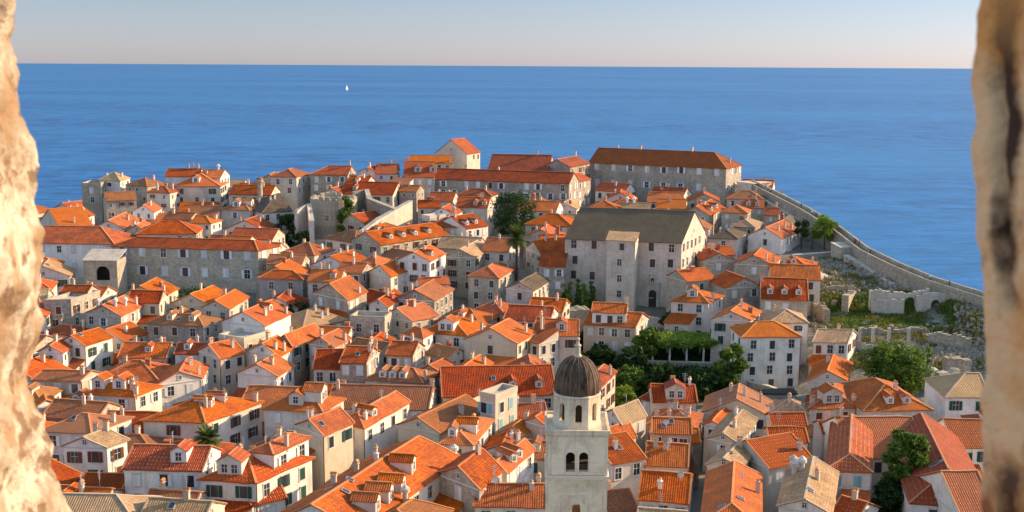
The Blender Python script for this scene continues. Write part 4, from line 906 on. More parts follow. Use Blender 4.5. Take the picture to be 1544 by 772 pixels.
# ------------------------------------------------------------------ the bell tower
def bell_tower():
    c = hit(872, 650, 33); yf = 118.0; k = yf / c.y; cx = c.x * k; W = 6.7; cy = yf + W / 2
    gz = ground(cx, cy) - .5
    root = empty('bell_tower', (cx, cy, gz), R(-1.5)); tag(root, 'tall pale stone bell tower with a dark ribbed dome and cross, foreground centre right', 'bell tower')
    z = lambda a: a - gz; h2 = W / 2; th = .8
    s = MB()
    s.box(-h2, h2, -h2, h2, 0, z(21.5))
    rotp = lambda q: (lambda p: (p[0] * math.cos(q) - p[1] * math.sin(q), p[0] * math.sin(q) + p[1] * math.cos(q), p[2]))
    for q in range(4):   # lower belfry stage with one gothic opening per side, then the paired arches
        f = rotp(q * math.pi / 2)
        ww = W if q % 2 == 0 else W - 2 * th
        arch_panel(s, ww, z(21.5), z(27.7), th, [(0, .9, z(22.2), z(24.3))], y=-h2, xf=f)
        arch_panel(s, ww, z(28.0), z(32.6), th, [(-.72, .98, z(28.35), z(30.1)), (.72, .98, z(28.35), z(30.1))], y=-h2, xf=f)
    s.box(-h2 + th, h2 - th, -h2 + th, h2 - th, z(27.7), z(27.9))
    s.build('shaft', ['tower'], root)
    for q in range(4):      # blind arch moulding above the paired windows
        m_ = MB(); f = rotp(q * math.pi / 2); n = 14
        for k2 in range(n):
            a, b = math.pi * k2 / n, math.pi * (k2 + 1) / n
            p = [f((r * math.cos(t), -h2 - .07, z(30.75) + r * math.sin(t))) for r, t in ((1.22, a), (1.36, a), (1.36, b), (1.22, b))]
            p2 = [f((r * math.cos(t), -h2 + .05, z(30.75) + r * math.sin(t))) for r, t in ((1.22, a), (1.36, a), (1.36, b), (1.22, b))]
            m_.hexa(p, p2)
        for sx in (-1.30, 1.30):
            p = [f((sx - .05, -h2 - .05, z(28.3))), f((sx + .05, -h2 - .05, z(28.3))), f((sx + .05, -h2 + .05, z(28.3))), f((sx - .05, -h2 + .05, z(28.3)))]
            m_.hexa(p, [(x, y, z(30.75)) for x, y, _ in p])
        m_.build('arch_moulding', ['tower_trim'], root)
        # balcony tracery of the lower stage
        g = MB()
        for xx in (-.95, -.65, .65, .95):
            p = [f((xx - .06, -h2 - .08, z(24.9))), f((xx + .06, -h2 - .08, z(24.9))), f((xx + .06, -h2 + .02, z(24.9))), f((xx - .06, -h2 + .02, z(24.9)))]
            g.hexa(p, [(x, y, z(25.7)) for x, y, _ in p])
        p = [f((-1.15, -h2 - .1, z(25.7))), f((1.15, -h2 - .1, z(25.7))), f((1.15, -h2 + .02, z(25.7))), f((-1.15, -h2 + .02, z(25.7)))]
        g.hexa(p, [(x, y, z(25.85)) for x, y, _ in p]); g.build('tracery', ['tower_trim'], root)
    cn = MB()
    for zz, e, t_ in ((27.72, .16, .22), (27.5, .08, .2)): cn.box(-h2 - e, h2 + e, -h2 - e, h2 + e, z(zz), z(zz) + t_)
    cn.build('string_course', ['tower_trim'], root)
    pf = MB(); pf.box(-h2 - .22, h2 + .22, -h2 - .22, h2 + .22, z(32.62), z(32.86)); pf.box(-h2 - .08, h2 + .08, -h2 - .08, h2 + .08, z(32.4), z(32.6))
    e = h2 + .18
    pf.box(-e, e, -e, -e + .25, z(32.865), z(33.1)); pf.box(-e, e, e - .25, e, z(32.865), z(33.1)); pf.box(-e, -e + .25, -e + .25, e - .25, z(32.865), z(33.1)); pf.box(e - .25, e, -e + .25, e - .25, z(32.865), z(33.1))
    pf.build('platform', ['tower'], root)
    # octagonal drum with an arched opening on each face
    ap = 2.52; side = 2 * ap * math.tan(math.pi / 8)
    d = MB()
    for q in range(8):
        arch_panel(d, side, z(32.86), z(36.3), .38, [(0, .72, z(33.65), z(35.3))], y=-ap, xf=rotp(q * math.pi / 4 + R(3)))
    d.build('drum', ['tower'], root)
    r8 = MB(); r8.lathe([(2.62, z(36.3)), (2.80, z(36.35)), (2.80, z(36.5)), (2.62, z(36.57)), (.01, z(36.57))], 8); r8.lathe([(2.85, z(32.87)), (2.85, z(33.2)), (2.66, z(33.3))], 8)
    o = r8.build('drum_cornice', ['tower_trim'], root, weld=True); o.rotation_euler.z = math.pi / 8 + R(3)
    # dome: ribs alternate with lead panels
    m, t, p = new_mat('dome_lead')
    tc = N(t, 'ShaderNodeUVMap').outputs[0]; st_ = noise_n(t, N(t, 'ShaderNodeTexCoord').outputs['Object'], 2.2, 5, .7, (1, 1, .25))
    L(t, mix(t, ramp(t, st_, [(.4, 0.0), (.66, 1.0)]), (.030, .019, .014), (.16, .10, .062)), p.inputs['Base Color']); p.inputs['Roughness'].default_value = .7; p.inputs['Specular IOR Level'].default_value = .2
    zb = z(36.55); H_ = 3.95; Rr = 2.52
    prof = []
    for k3 in range(19):
        a = k3 / 18; th_ = a * math.pi / 2
        prof.append((Rr * math.cos(th_) ** .80 * (1 + .03 * math.sin(a * math.pi)), zb + H_ * math.sin(th_) ** .98))
    prof[-1] = (.05, zb + H_)
    dm_ = MB(); dm_.lathe(prof, 48); o = dm_.build('dome', ['dome_lead'], root, weld=True)
    for f_ in o.data.polygons: f_.use_smooth = True
    rb = MB()
    for q in range(16):
        a = 2 * math.pi * q / 16 + .05
        for (r0, z0), (r1, z1) in zip(prof[:-1], prof[1:-1]):
            rb.bar(((r0 + .01) * math.cos(a), (r0 + .01) * math.sin(a), z0), ((r1 + .01) * math.cos(a), (r1 + .01) * math.sin(a), z1), .07, .10)
    rb.build('dome_ribs', ['dome_rib'], root)
    fn = MB(); fn.lathe([(.55, z(40.35)), (.42, z(40.6)), (.30, z(40.8)), (.30, z(41.6)), (.42, z(41.7)), (.2, z(41.9)), (.16, z(42.2)), (.01, z(42.2))], 16)
    fn.lathe([(.01, z(42.15))] + [(.24 * math.sin(k4 * math.pi / 8), z(42.4) - .24 * math.cos(k4 * math.pi / 8)) for k4 in range(1, 8)] + [(.01, z(42.64))], 14)
    fn.build('finial', ['chim'], root, weld=True)
    cr_ = MB(); cr_.box(-.04, .04, -.04, .04, z(42.6), z(43.7)); cr_.box(-.32, .32, -.045, .045, z(43.15), z(43.25)); cr_.build('cross', ['bronze'], root)
    bf = MB(); bf.box(-h2 + th + .01, h2 - th - .01, -h2 + th + .01, h2 - th - .01, z(27.91), z(29.0)); bf.box(-2.4, 2.4, -.1, .1, z(29.0), z(32.3)); bf.box(-1.6, 1.6, -.06, .06, z(32.9), z(35.0)); bf.build('shade_infill', ['bark'], root)  # dark boxes added so the belfry openings look shaded inside
    for sx in (-.7, .7):
        bl = MB(); bl.lathe([(.02, 0), (.12, 0), (.2, -.15), (.26, -.45), (.42, -.72), (.40, -.76), (.02, -.7)], 16); b_o = bl.build('bell', ['bronze'], root, weld=True); b_o.location = (sx, -.6, z(31.6))
        by = MB(); by.box(-.06, .06, -2.5, 2.5, 0, .14); yo = by.build('bell_yoke', ['bark'], root); yo.location = (sx, 0, z(31.6))
plain('tower_trim', (.84, .70, .54)); plain('dome_rib', (.24, .155, .095), .7)
bell_tower()

# ------------------------------------------------------------------ walls and fortifications
def poly_wall(name, label, pts, th, mat, cat='wall', ledge=True, group=None, z0off=-2.0, merlons=0):
    """pts: (x, y, top z) along the wall"""
    root = empty(name, (pts[0][0], pts[0][1], 0)); tag(root, label, cat, group)
    o0 = Vector((pts[0][0], pts[0][1], 0)); body = MB(); cap = MB()
    P = [Vector((x, y, z_)) - o0 for x, y, z_ in pts]
    nrm = []
    for i in range(len(P)):
        a = P[max(0, i - 1)]; b = P[min(len(P) - 1, i + 1)]; d = Vector((b.x - a.x, b.y - a.y, 0)).normalized(); nrm.append(Vector((-d.y, d.x, 0)))
    for i in range(len(P) - 1):
        a, b = P[i], P[i + 1]; na, nb = nrm[i] * th / 2, nrm[i + 1] * th / 2
        ga = min(ground(a.x + o0.x, a.y + o0.y), a.z - 1.5) + z0off; gb = min(ground(b.x + o0.x, b.y + o0.y), b.z - 1.5) + z0off
        q = [a + na, a - na, b - nb, b + nb]; g4 = [ga, ga, gb, gb]
        body.hexa([(p.x, p.y, g) for p, g in zip(q, g4)], [(p.x, p.y, p.z) for p in q])
        if ledge:
            q = [a + na * 1.12, a - na * 1.12, b - nb * 1.12, b + nb * 1.12]
            cap.hexa([(p.x, p.y, p.z + .003) for p in q], [(p.x, p.y, p.z + .22) for p in q])
    body.build('wall_body', [mat], root)
    if ledge: cap.build('coping', ['ls' if mat != 'gs' else 'st'], root)
    if merlons:
        for i in range(len(P) - 1):
            L_ = (P[i + 1] - P[i]).length; n = max(1, int(L_ / merlons))
            for k in range(n):
                c = P[i].lerp(P[i + 1], (k + .5) / n); d = (P[i + 1] - P[i]).normalized()
                mm = MB(); mm.box(-.7, .7, -.35, .35, .2, 1.1); o = mm.build('merlon', [mat], root); o.location = c; o.rotation_euler.z = math.atan2(d.y, d.x)
    return root
def P3(u, v, z): p = hit(u, v, z); return (p.x, p.y, z)

# the sea wall with its walkway: inner face, walkway, outer parapet
WP = [P3(1128, 272, 33.5), P3(1165, 290, 32), P3(1212, 314, 30), P3(1262, 345, 27.5), P3(1300, 374, 25), P3(1345, 396, 23.5), P3(1400, 419, 22), P3(1480, 444, 20.5), P3(1560, 468, 19.5), P3(1680, 520, 18)]
poly_wall('sea_wall', 'long pale sea wall with a walkway running down to the right edge above the water', [(x + .5, y, z - 1.1) for x, y, z in WP], 2.6, 'ruin', 'city wall', ledge=False, z0off=-6)
poly_wall('walkway_parapet', 'thin outer parapet along the seaward edge of the wall walk', [(x + 2.3, y, z + .15) for x, y, z in WP], .5, 'ls', 'parapet', z0off=0) if False else None
par = MB(); par2 = MB()
for (x, y, z), (x2, y2, z2) in zip(WP, WP[1:]):
    for dx, mm, hh in ((1.55, par, .25), (-.55, par2, -.3)):
        mm.hexa([(x + dx - .25, y, z - 1.099), (x + dx + .25, y, z - 1.099), (x2 + dx + .25, y2, z2 - 1.099), (x2 + dx - .25, y2, z2 - 1.099)],
                [(x + dx - .25, y, z + hh), (x + dx + .25, y, z + hh), (x2 + dx + .25, y2, z2 + hh), (x2 + dx - .25, y2, z2 + hh)])
sw = bpy.data.objects['sea_wall']
for nm, mm in (('outer_parapet', par), ('inner_parapet', par2)):
    o = mm.build(nm, ['ruin'], sw); o.location = (-sw.location.x, -sw.location.y, 0)
# buttress-like lower stretch with a row of corbels below the walk
q0 = P3(1276, 385, 22.5); q1 = P3(1345, 428, 18.8)
r_ = poly_wall('corbelled_wall', 'sunlit wall with a row of small corbels below the sea wall walk', [q0, P3(1310, 405, 20.5), q1], 1.6, 'ls', 'wall', z0off=-3)
for k in range(9):
    t = (k + .5) / 9; mm = MB(); mm.box(-.35, .35, -.3, .3, -.7, -.05); o = mm.build('corbel', ['st'], r_)
    a, b = Vector(q0), Vector(q1); p = a.lerp(b, t); o.location = (p.x - q0[0] - 1.0, p.y - q0[1] - .5, p.z + .1)
poly_wall('wall_tower', 'short upright bastion stub where the sea wall bends, beside the round bush', [P3(1262, 366, 24.8), P3(1277, 374, 24.2)], 3.5, 'st', 'bastion', z0off=-4)
# terrace by the institutional building
poly_wall('wall_terrace', 'sunlit lookout terrace at the top end of the sea wall', [P3(1122, 276, 33), P3(1152, 274, 33)], 7, 'ls', 'terrace', z0off=-3)
poly_wall('retaining_wall', 'shaded retaining wall below the sea wall beside the trees', [P3(1150, 300, 29.5), P3(1200, 330, 26.5), P3(1240, 352, 24)], 1.2, 'st', 'wall', z0off=-4)
poly_wall('retaining_wall', 'rough low stone wall at the top of the ruins under the round bush', [P3(1196, 385, 21.5), P3(1262, 380, 22)], 1.2, 'ruin', 'wall', z0off=-4)

# round bastion and its flanks
def bastion():
    L0, R0 = hit(466, 300, 32), hit(537, 300, 32); rad = (R0 - L0).length / 2; c = (L0 + R0) / 2; cy = c.y + rad * .3
    gz = ground(c.x, cy) - 2
    root = empty('round_bastion', (c.x, cy, gz)); tag(root, 'round grey stone bastion with a crumbling rim and a small doorway, left centre', 'bastion')
    H_ = 32 - gz; m_ = MB(); m_.lathe([(rad * 1.12, 0), (rad * 1.02, H_ * .5), (rad, H_), (rad - 1, H_), (rad - 1, H_ - .8), (.01, H_ - .8)], 36); o = m_.build('bastion_body', ['gs'], root, weld=True)
    rr = random.Random(4); mm = MB()
    for k in range(22):
        a = 2 * math.pi * k / 22; hh = rr.uniform(.1, 1.3)
        p = [((rad - e) * math.cos(a + s_), (rad - e) * math.sin(a + s_)) for e, s_ in ((0, -.1), (0, .1), (1, .1), (1, -.1))]
        mm.hexa([(x, y, H_ + .002) for x, y in p], [(x, y, H_ + hh) for x, y in p])
    mm.build('parapet', ['st'], root)
    w_ = inst('window', WIN[((1.1, 1.7), 'bars')], root, (0, 0, H_ - 7)); a = R(-98); w_.location = ((rad * 1.01) * math.cos(a), rad * 1.01 * math.sin(a), H_ - 6); w_.rotation_euler.z = a + math.pi / 2
    d_ = inst('door', DOOR, root); a = R(-88); d_.location = (rad * 1.09 * math.cos(a), rad * 1.09 * math.sin(a), 2.2); d_.rotation_euler.z = a + math.pi / 2; d_.scale = (1.3, 1, 1.4)
bastion()
poly_wall('curtain_wall', 'high angled fortress wall joined to the right of the round bastion', [P3(532, 290, 33), P3(553, 286, 33.6), P3(557, 300, 31.8), P3(598, 316, 29.5)], 1.5, 'gs', 'wall', z0off=-4)
poly_wall('curtain_wall', 'long curved pale wall with a low parapet below the broad red roof', [P3(541, 352, 24.5), P3(570, 330, 27.5), P3(592, 318, 29.2), P3(619, 303, 31.2)], 1.4, 'ls', 'wall', z0off=-4)
poly_wall('curtain_wall', 'short upright pale wall closing the left side of the bastion', [P3(446, 318, 29.5), P3(466, 308, 31), P3(470, 334, 27)], 1.4, 'ls', 'wall', z0off=-4)
poly_wall('garden_wall', 'upper low wall of the steps below the bastion', [P3(468, 363, 20.5), P3(528, 362, 20.5)], .8, 'ls', 'wall')
poly_wall('garden_wall', 'middle low wall of the steps below the bastion, next to the street tree', [P3(430, 384, 18.3), P3(482, 386, 18.3)], .8, 'gs', 'wall')
poly_wall('garden_wall', 'pale sloping wall beside the dark trees under the bastion', [P3(416, 352, 22.5), P3(437, 378, 19.5)], .8, 'ls', 'wall')
poly_wall('garden_wall', 'whitewashed wall with a doorway left of the steep orange gable', [P3(482, 388, 19.5), P3(510, 384, 20)], .9, 'wh', 'wall')
# garden terraces
poly_wall('terrace_wall', 'rough shaded stone wall at the foot of the garden beside the white four-storey house', [P3(1088, 592, 8.5), P3(1128, 592, 8.5)], 1, 'ruin', 'wall')
poly_wall('terrace_wall', 'long garden terrace wall under the vine pergola', [P3(975, 545, 9.5), P3(1085, 548, 9.5)], .8, 'ruin', 'wall')
poly_wall('terrace_wall', 'low wall along the steps in front of the convent door', [P3(978, 478, 13), P3(1010, 484, 12.5)], .6, 'ls', 'wall')
poly_wall('terrace_wall', 'stepped stone wall under the white four-storey house', [P3(1128, 575, 9), P3(1160, 583, 8.5), P3(1205, 600, 7)], .8, 'ruin', 'wall')
def hut():
    p = at_ground(1172, 612); g = ground(p.x, p.y)
    root = empty('flat_kiosk', (p.x, p.y, g)); tag(root, 'low grey flat-roofed hut at the foot of the white four-storey house', 'hut')
    m_ = MB(); m_.box(-3.2, 3.2, -1.5, 1.5, 0, 2.8); m_.build('wall', ['gr'], root); m_ = MB(); m_.box(-3.5, 3.5, -1.8, 1.8, 2.8, 3.1); m_.build('roof', ['dark'], root)
    m_ = MB(); m_.box(-.5, .5, -1.54, -1.48, 1.5, 1.9); m_.build('window', ['dark'], root)
hut()

# loggia, portal and sea-side chimney on existing buildings
def on_front(root, u, v, builder, name, mats, push=.06):
    # the point of the building's front wall seen at pixel (u, v), in the building's own space
    M = root.matrix_basis.inverted(); wl = [c for c in root.children if c.name.startswith('wall')][0]
    yf_ = min(v_.co.y for v_ in wl.data.vertices); o_ = M @ Vector((0, 0, CAM_Z)); d_ = M.to_3x3() @ ray(u, v); t_ = (yf_ - o_.y) / d_.y; q = o_ + d_ * t_
    m_ = MB(); builder(m_); o = m_.build(name, mats, root); o.location = (q.x, yf_ - push, q.z); return o
def find(txt): return [h_ for h_ in HOUSES if txt in h_['label']][0]
def loggia(m_):
    arch_panel(m_, 5.6, -2.3, 3.4, .5, [(0, 3.2, -1.6, .3)], y=-.5, m=0); m_.box(-1.59, 1.59, -.03, .02, -1.59, 1.9, 1); m_.box(-2.9, 2.9, -.6, .0, 3.41, 3.7, 0)
on_front(find('massive stone monastery'), 151, 407, loggia, 'loggia', ['st', 'dark'], .02) if False else None
def portal(m_):
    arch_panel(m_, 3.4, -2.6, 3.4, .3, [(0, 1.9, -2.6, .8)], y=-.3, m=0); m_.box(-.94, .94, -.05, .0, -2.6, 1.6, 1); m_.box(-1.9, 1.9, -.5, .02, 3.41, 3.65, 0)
    m_.box(-.12, .12, -.35, -.05, 2.0, 3.3, 0)
on_front(find('huge convent'), 984, 447, portal, 'portal', ['ls', 'dark'])
def niche(m_):
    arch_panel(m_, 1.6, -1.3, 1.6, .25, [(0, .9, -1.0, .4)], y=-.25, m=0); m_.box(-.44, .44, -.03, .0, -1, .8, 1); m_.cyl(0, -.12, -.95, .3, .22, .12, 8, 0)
on_front(find('huge convent'), 984, 424, niche, 'niche', ['ls', 'dark'])
def arcade_block():
    a, b = hit(128, 428, 17.5), hit(172, 431, 17.5); base_y = find('massive stone')
    m0 = find('massive stone').location; W = 8.5; c = hit(151, 400, 22); k = 283.0 / c.y; x, y = c.x * k, 283.0; g = ground(x, y) - 1
    root = empty('loggia_block', (x, y, g), 0); tag(root, 'projecting stone block with one dark round arch on the monastery front', 'loggia'); H_ = 22.6 - g
    m_ = MB(); arch_panel(m_, W, 0, H_, .6, [(.6, 3.4, H_ - 5.0, H_ - 3.0)], y=0); m_.box(-W / 2, -W / 2 + .5, .6, 7, 0, H_); m_.box(W / 2 - .5, W / 2, .6, 7, 0, H_)
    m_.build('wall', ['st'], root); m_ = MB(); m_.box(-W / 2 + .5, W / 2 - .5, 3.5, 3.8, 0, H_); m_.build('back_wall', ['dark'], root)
    m_ = MB(); q = [(-W / 2 - .3, -.3, H_ + .02), (W / 2 + .3, -.3, H_ + .02), (W / 2 + .3, 7, H_ + 1.8), (-W / 2 - .3, 7, H_ + 1.8)]; m_.hexa(q, [(x_, y_, z_ + .2) for x_, y_, z_ in q]); m_.build('roof', ['ls'], root)
arcade_block()
p = hit(392, 282, 33.5); g = ground(p.x, p.y)
root = empty('watch_turret', (p.x, p.y, g)); tag(root, 'slim round stone turret standing alone on the seafront left of the pale hipped house', 'turret')
m_ = MB(); m_.lathe([(.9, 0), (.8, 36 - g - 1.2), (1.05, 36 - g - .9), (1.05, 36 - g)], 14); m_.build('shaft', ['st'], root, weld=True)
m_ = MB(); m_.lathe([(1.2, 36 - g), (.75, 36 - g + .5), (.01, 36 - g + .8)], 14); m_.build('cap', ['br'], root, weld=True)

# ------------------------------------------------------------------ ruins
def ragged(name, label, A, B, ztop, zbot, th, openings=(), seed=1, mat='ruin', cat='ruined wall'):
    a, b = hit(*A, ztop), hit(*B, ztop); ax = b - a; W = ax.length; c = (a + b) / 2
    g = min(ground(a.x, a.y), ground(b.x, b.y)) - 1.2 if zbot is None else zbot
    root = empty(name, (c.x, c.y, g), math.atan2(ax.y, ax.x)); tag(root, label, cat)
    m_ = MB(); H_ = ztop - g; rr = random.Random(seed)
    arch_panel(m_, W, 0, H_ - 1.2, th, [(o[0] * W / 2, o[1], o[2], o[3]) for o in openings])
    x = -W / 2; hh = 1.0
    while x < W / 2 - .01:
        s_ = min(rr.uniform(.5, 1.2), W / 2 - x); hh = max(.15, min(1.6, hh + rr.uniform(-.4, .4)))
        h3 = max(.1, hh + rr.uniform(-.2, .2))
        m_.hexa([(x, 0, H_ - 1.2), (x + s_, 0, H_ - 1.2), (x + s_, th, H_ - 1.2), (x, th, H_ - 1.2)], [(x, 0, H_ - 1.2 + hh), (x + s_, 0, H_ - 1.2 + h3), (x + s_, th, H_ - 1.2 + h3), (x, th, H_ - 1.2 + hh)])
        x += s_
    m_.build('masonry', [mat], root); return root
ragged('ruined_wall', 'broad ruined wall with grass on its top, left part of the ruins', (1313, 439), (1402, 438), 19.8, None, 1.0, [(.35, 3.0, 0, 3.4)], 1, 'ls')
ragged('ruined_wall', 'lower sunlit block of ruined wall in front of the broad ruined wall', (1315, 454), (1364, 454), 17.6, None, .8, (), 2, 'ls')
ragged('ruined_wall', 'ruined wall with a round arch at the right end of the ruins', (1384, 445), (1442, 444), 19.0, None, 1.0, [(-.05, 2.2, 1.2, 3.6)], 3, 'ls')
ragged('ruined_wall', 'short thin ruined wall end seen edge-on at the right of the arch', (1433, 445), (1441, 441), 18.5, None, 3, (), 4)
ragged('ruined_wall', 'low yellowish ruined wall at the left of the grassy court', (1247, 433), (1291, 433), 18.8, None, .8, [(.3, .8, 1, 1.6)], 5)
ragged('ruined_wall', 'slender upright wall stump between the yellowish wall and the broad ruin', (1280, 446), (1292, 434), 18.8, None, 1.6, (), 6)
ragged('ruined_wall', 'sloping sunlit wall stump beside the three-dormer house', (1222, 452), (1244, 462), 18.0, None, 1.4, (), 7)
ragged('ruined_wall', 'sunlit wall stub under the pink pyramid-roofed house', (1226, 412), (1238, 414), 20.5, None, 3, (), 8, 'ls')
ragged('ruined_wall', 'pale low wall on the terrace of posts above the green tree', (1292, 512), (1372, 516), 14.2, None, .7, (), 9, 'ls')
ragged('ruined_wall', 'tall pale wall block between the green tree and the green-shuttered house', (1397, 556), (1416, 556), 13, None, 2.2, (), 10, 'ls')
ragged('ruined_wall', 'white wall block next to the tall pale wall block', (1417, 562), (1448, 558), 12.5, None, 1.5, (), 11, 'ls')
ragged('ruined_wall', 'broken hut wall with dark openings at the right of the rubble slope', (1428, 540), (1466, 540), 14, None, 2, [(-.3, 1.2, .8, 1.6), (.4, 1.0, .8, 1.6)], 12)
ragged('ruined_wall', 'blue-shaded wall remnant right of the ruined arch', (1446, 455), (1486, 462), 18, None, 1.2, [(.2, 1.2, .8, 2.2)], 13)
ragged('ruined_wall', 'long broken wall line along the top of the rubble below the grassy court', (1300, 494), (1400, 492), 14.8, None, .9, (), 14)
ragged('ruined_wall', 'tumbled wall ridge above the broken hut on the rubble slope', (1400, 500), (1466, 505), 15.2, None, 1.0, (), 15)
ragged('ruined_wall', 'cracked grey boundary wall at the upper edge of the rubble terraces', (1244, 408), (1330, 418), 19.3, None, .8, (), 16)
ragged('ruined_wall', 'rough wall ruin behind the pinkish dormer house, grey with gaps', (840, 470), (890, 468), 14.5, None, 5, (), 17)
for k, u in enumerate((1296, 1316, 1340, 1370)):
    p = hit(u, 510, 14.3); g = ground(p.x, p.y) - .3
    m_ = MB(); m_.box(-.3, .3, -.3, .3, 0, 16.6 - g); o = m_.build('stone_post', ['ls']); o.location = (p.x, p.y, g)
    tag(o, ('first', 'second', 'third', 'last')[k] + ' from the left of the four pale posts on the terrace by the ruins', 'post', 'posts of the terrace')
def scatter_rocks():
    rr = random.Random(12); m_ = MB()
    def rock(x, y, s_):
        z = ground(x, y) - s_ * .2; n = 6; a0 = rr.uniform(0, 6)
        b = [(x + s_ * rr.uniform(.7, 1.1) * math.cos(a0 + k * 6.283 / n), y + s_ * rr.uniform(.7, 1.1) * math.sin(a0 + k * 6.283 / n)) for k in range(n)]
        tp = [(x + (p[0] - x) * rr.uniform(.5, .85), y + (p[1] - y) * rr.uniform(.5, .85), z + s_ * rr.uniform(.5, 1.3)) for p in b]
        m_.hexa([(p[0], p[1], z) for p in b], tp)
    n = 0
    while n < 1500:
        u, v = rr.uniform(1225, 1485), rr.uniform(388, 560)
        if 1250 < u < 1440 and 445 < v < 492 and rr.random() < .93: continue
        if u < 1390 and v > 500: continue
        p = at_ground(u, v)
        if coast_dist(p.x, p.y) < 7: continue
        rock(p.x, p.y, rr.uniform(.15, .65) * (1.6 if rr.random() < .1 else 1)); n += 1
    o = m_.build('rubble', ['ruin']); tag(o, 'grey rubble and broken stone on the ruin terraces', 'rubble', kind='stuff')
scatter_rocks()
def tuft_mesh(spots, seed, h=(.4, 1.0), name='weeds', mat='leaf_lime', label='', cat='weeds', wd=.14):
    rr = random.Random(seed); m_ = MB()
    for x, y, s_ in spots:
        z = ground(x, y) + .1
        for k in range(9):
            a = rr.uniform(0, 6.28); hh = rr.uniform(*h) * s_; dx, dy = math.cos(a), math.sin(a); w2 = wd * s_
            px, py = x + rr.uniform(-.8, .8) * s_, y + rr.uniform(-.8, .8) * s_; l = rr.uniform(.1, .5) * s_
            m_.face([(px - dy * w2, py + dx * w2, z), (px + dy * w2, py - dx * w2, z), (px + dx * l, py + dy * l, z + hh)])
    o = m_.build(name, [mat]); tag(o, label, cat, kind='stuff')
rr = random.Random(3); sp = []; sp2 = []
for _ in range(3400):
    u, v = rr.uniform(1240, 1440), rr.uniform(444, 500); p = at_ground(u, v); sp.append((p.x, p.y, rr.uniform(.5, 1.1)))
for _ in range(3200):
    u, v = rr.uniform(1232, 1480), rr.uniform(390, 560); p = at_ground(u, v)
    if coast_dist(p.x, p.y) > 6 and noise.noise(Vector((p.x * .12, p.y * .12, 1))) > -.12: sp2.append((p.x, p.y, rr.uniform(.5, 1.2)))
tuft_mesh(sp, 5, (.3, .7), 'grass', 'leaf', 'green grass of the ruined court', 'grass')
tuft_mesh(sp2, 6, (.4, 1.0), 'weeds', 'leaf_dry', 'yellow-green weeds between the rubble', 'weeds')

# ------------------------------------------------------------------ trees and plants
def crown_mesh(m_, blobs, n, size, rr, flat=.8, zup=0):
    tot = sum(b[3] ** 2 for b in blobs)
    for bx, by, bz, br in blobs:
        k = int(n * br ** 2 / tot)
        clumps = []
        for _ in range(max(4, int(k / 14))):
            d = Vector((rr.gauss(0, 1), rr.gauss(0, 1), rr.gauss(0, 1))).normalized() * br * rr.uniform(.55, 1.05)
            clumps.append(Vector((bx, by, bz)) + Vector((d.x, d.y, d.z * flat)))
        for _ in range(k):
            c = rr.choice(clumps) + Vector((rr.gauss(0, 1), rr.gauss(0, 1), rr.gauss(0, .8))) * br * .17
            s_ = size * rr.uniform(.6, 1.4)
            a = Vector((rr.gauss(0, 1), rr.gauss(0, 1), rr.gauss(0, .6))).normalized(); b = a.cross(Vector((rr.gauss(0, 1), rr.gauss(0, 1), rr.gauss(0, 1)))).normalized()
            m_.face([c - a * s_, c - b * s_ * .5, c + a * s_, c + b * s_ * .5])
def tree(name, label, x, y, h_, blobs, n, size=.3, mat='leaf', seed=1, trunk=.25, cat='tree', group=None, flat=.8, z=None):
    g = (ground(x, y) if z is None else z) - .3; root = empty(name, (x, y, g)); tag(root, label, cat, group); rr = random.Random(seed)
    t_ = MB(); pts = [Vector((0, 0, 0)), Vector((rr.uniform(-.2, .2), rr.uniform(-.2, .2), h_ * .3)), Vector((rr.uniform(-.3, .3), rr.uniform(-.3, .3), h_ * .7))]
    def limb(p, q, r0, r1):
        d = (q - p).normalized(); u_ = d.cross(Vector((1, .3, 0))).normalized(); v_ = d.cross(u_)
        t_.hexa([p + (u_ * math.cos(k * 1.047) + v_ * math.sin(k * 1.047)) * r0 for k in range(6)], [q + (u_ * math.cos(k * 1.047) + v_ * math.sin(k * 1.047)) * r1 for k in range(6)])
    limb(pts[0], pts[1], trunk, trunk * .75); limb(pts[1], pts[2], trunk * .75, trunk * .4)
    for bx, by, bz, br in blobs[:7]: limb(pts[1].lerp(pts[2], rr.random()), Vector((bx, by, bz)), trunk * .4, trunk * .12)
    t_.build('trunk', ['bark'], root)
    c_ = MB(); crown_mesh(c_, blobs, n, size, rr, flat); c_.build('crown', [mat], root); return root
def tree_px(name, label, u0, u1, vt, vb, zb_or_base_v, **kw):
    """crown filling about u0..u1, vt..vb; base pixel row gives where it stands"""
    p = at_ground((u0 + u1) / 2, zb_or_base_v); g = ground(p.x, p.y); sc_ = p.y / math.cos(0) / F * 1.0
    wd = (u1 - u0) * sc_; rr = random.Random(kw.get('seed', 1)); top = CAM_Z + ray((u0 + u1) / 2, vt).z / ray((u0 + u1) / 2, vt).y * p.y
    bot = CAM_Z + ray((u0 + u1) / 2, vb).z / ray((u0 + u1) / 2, vb).y * p.y
    H_ = top - g; ch = top - bot; blobs = []
    shape = kw.pop('shape', 'round'); nb = kw.pop('nb', 9)
    for k in range(nb):
        t = (k + .5) / nb; zz = (bot - g) + ch * t
        if shape == 'column': w_ = wd * .5 * (math.sin(math.pi * (.15 + .8 * t)) ** .6); r_ = wd * .36 * (1.05 - .5 * t); off = w_ * .35
        elif shape == 'cone': w_ = wd * .5 * (1 - t) + .2; r_ = wd * .42 * (1 - t * .85); off = w_ * .3
        else: w_ = wd * .5 * math.sin(math.pi * (.12 + .76 * t)); r_ = wd * .22 * rr.uniform(.8, 1.25); off = w_ * .8
        a = rr.uniform(0, 6.28) if shape != 'round' else k * 2.4
        blobs.append((off * math.cos(a), off * math.sin(a), min(zz, H_ - r_ * .7), r_))
    return tree(name, label, p.x, p.y, H_, blobs, **kw)
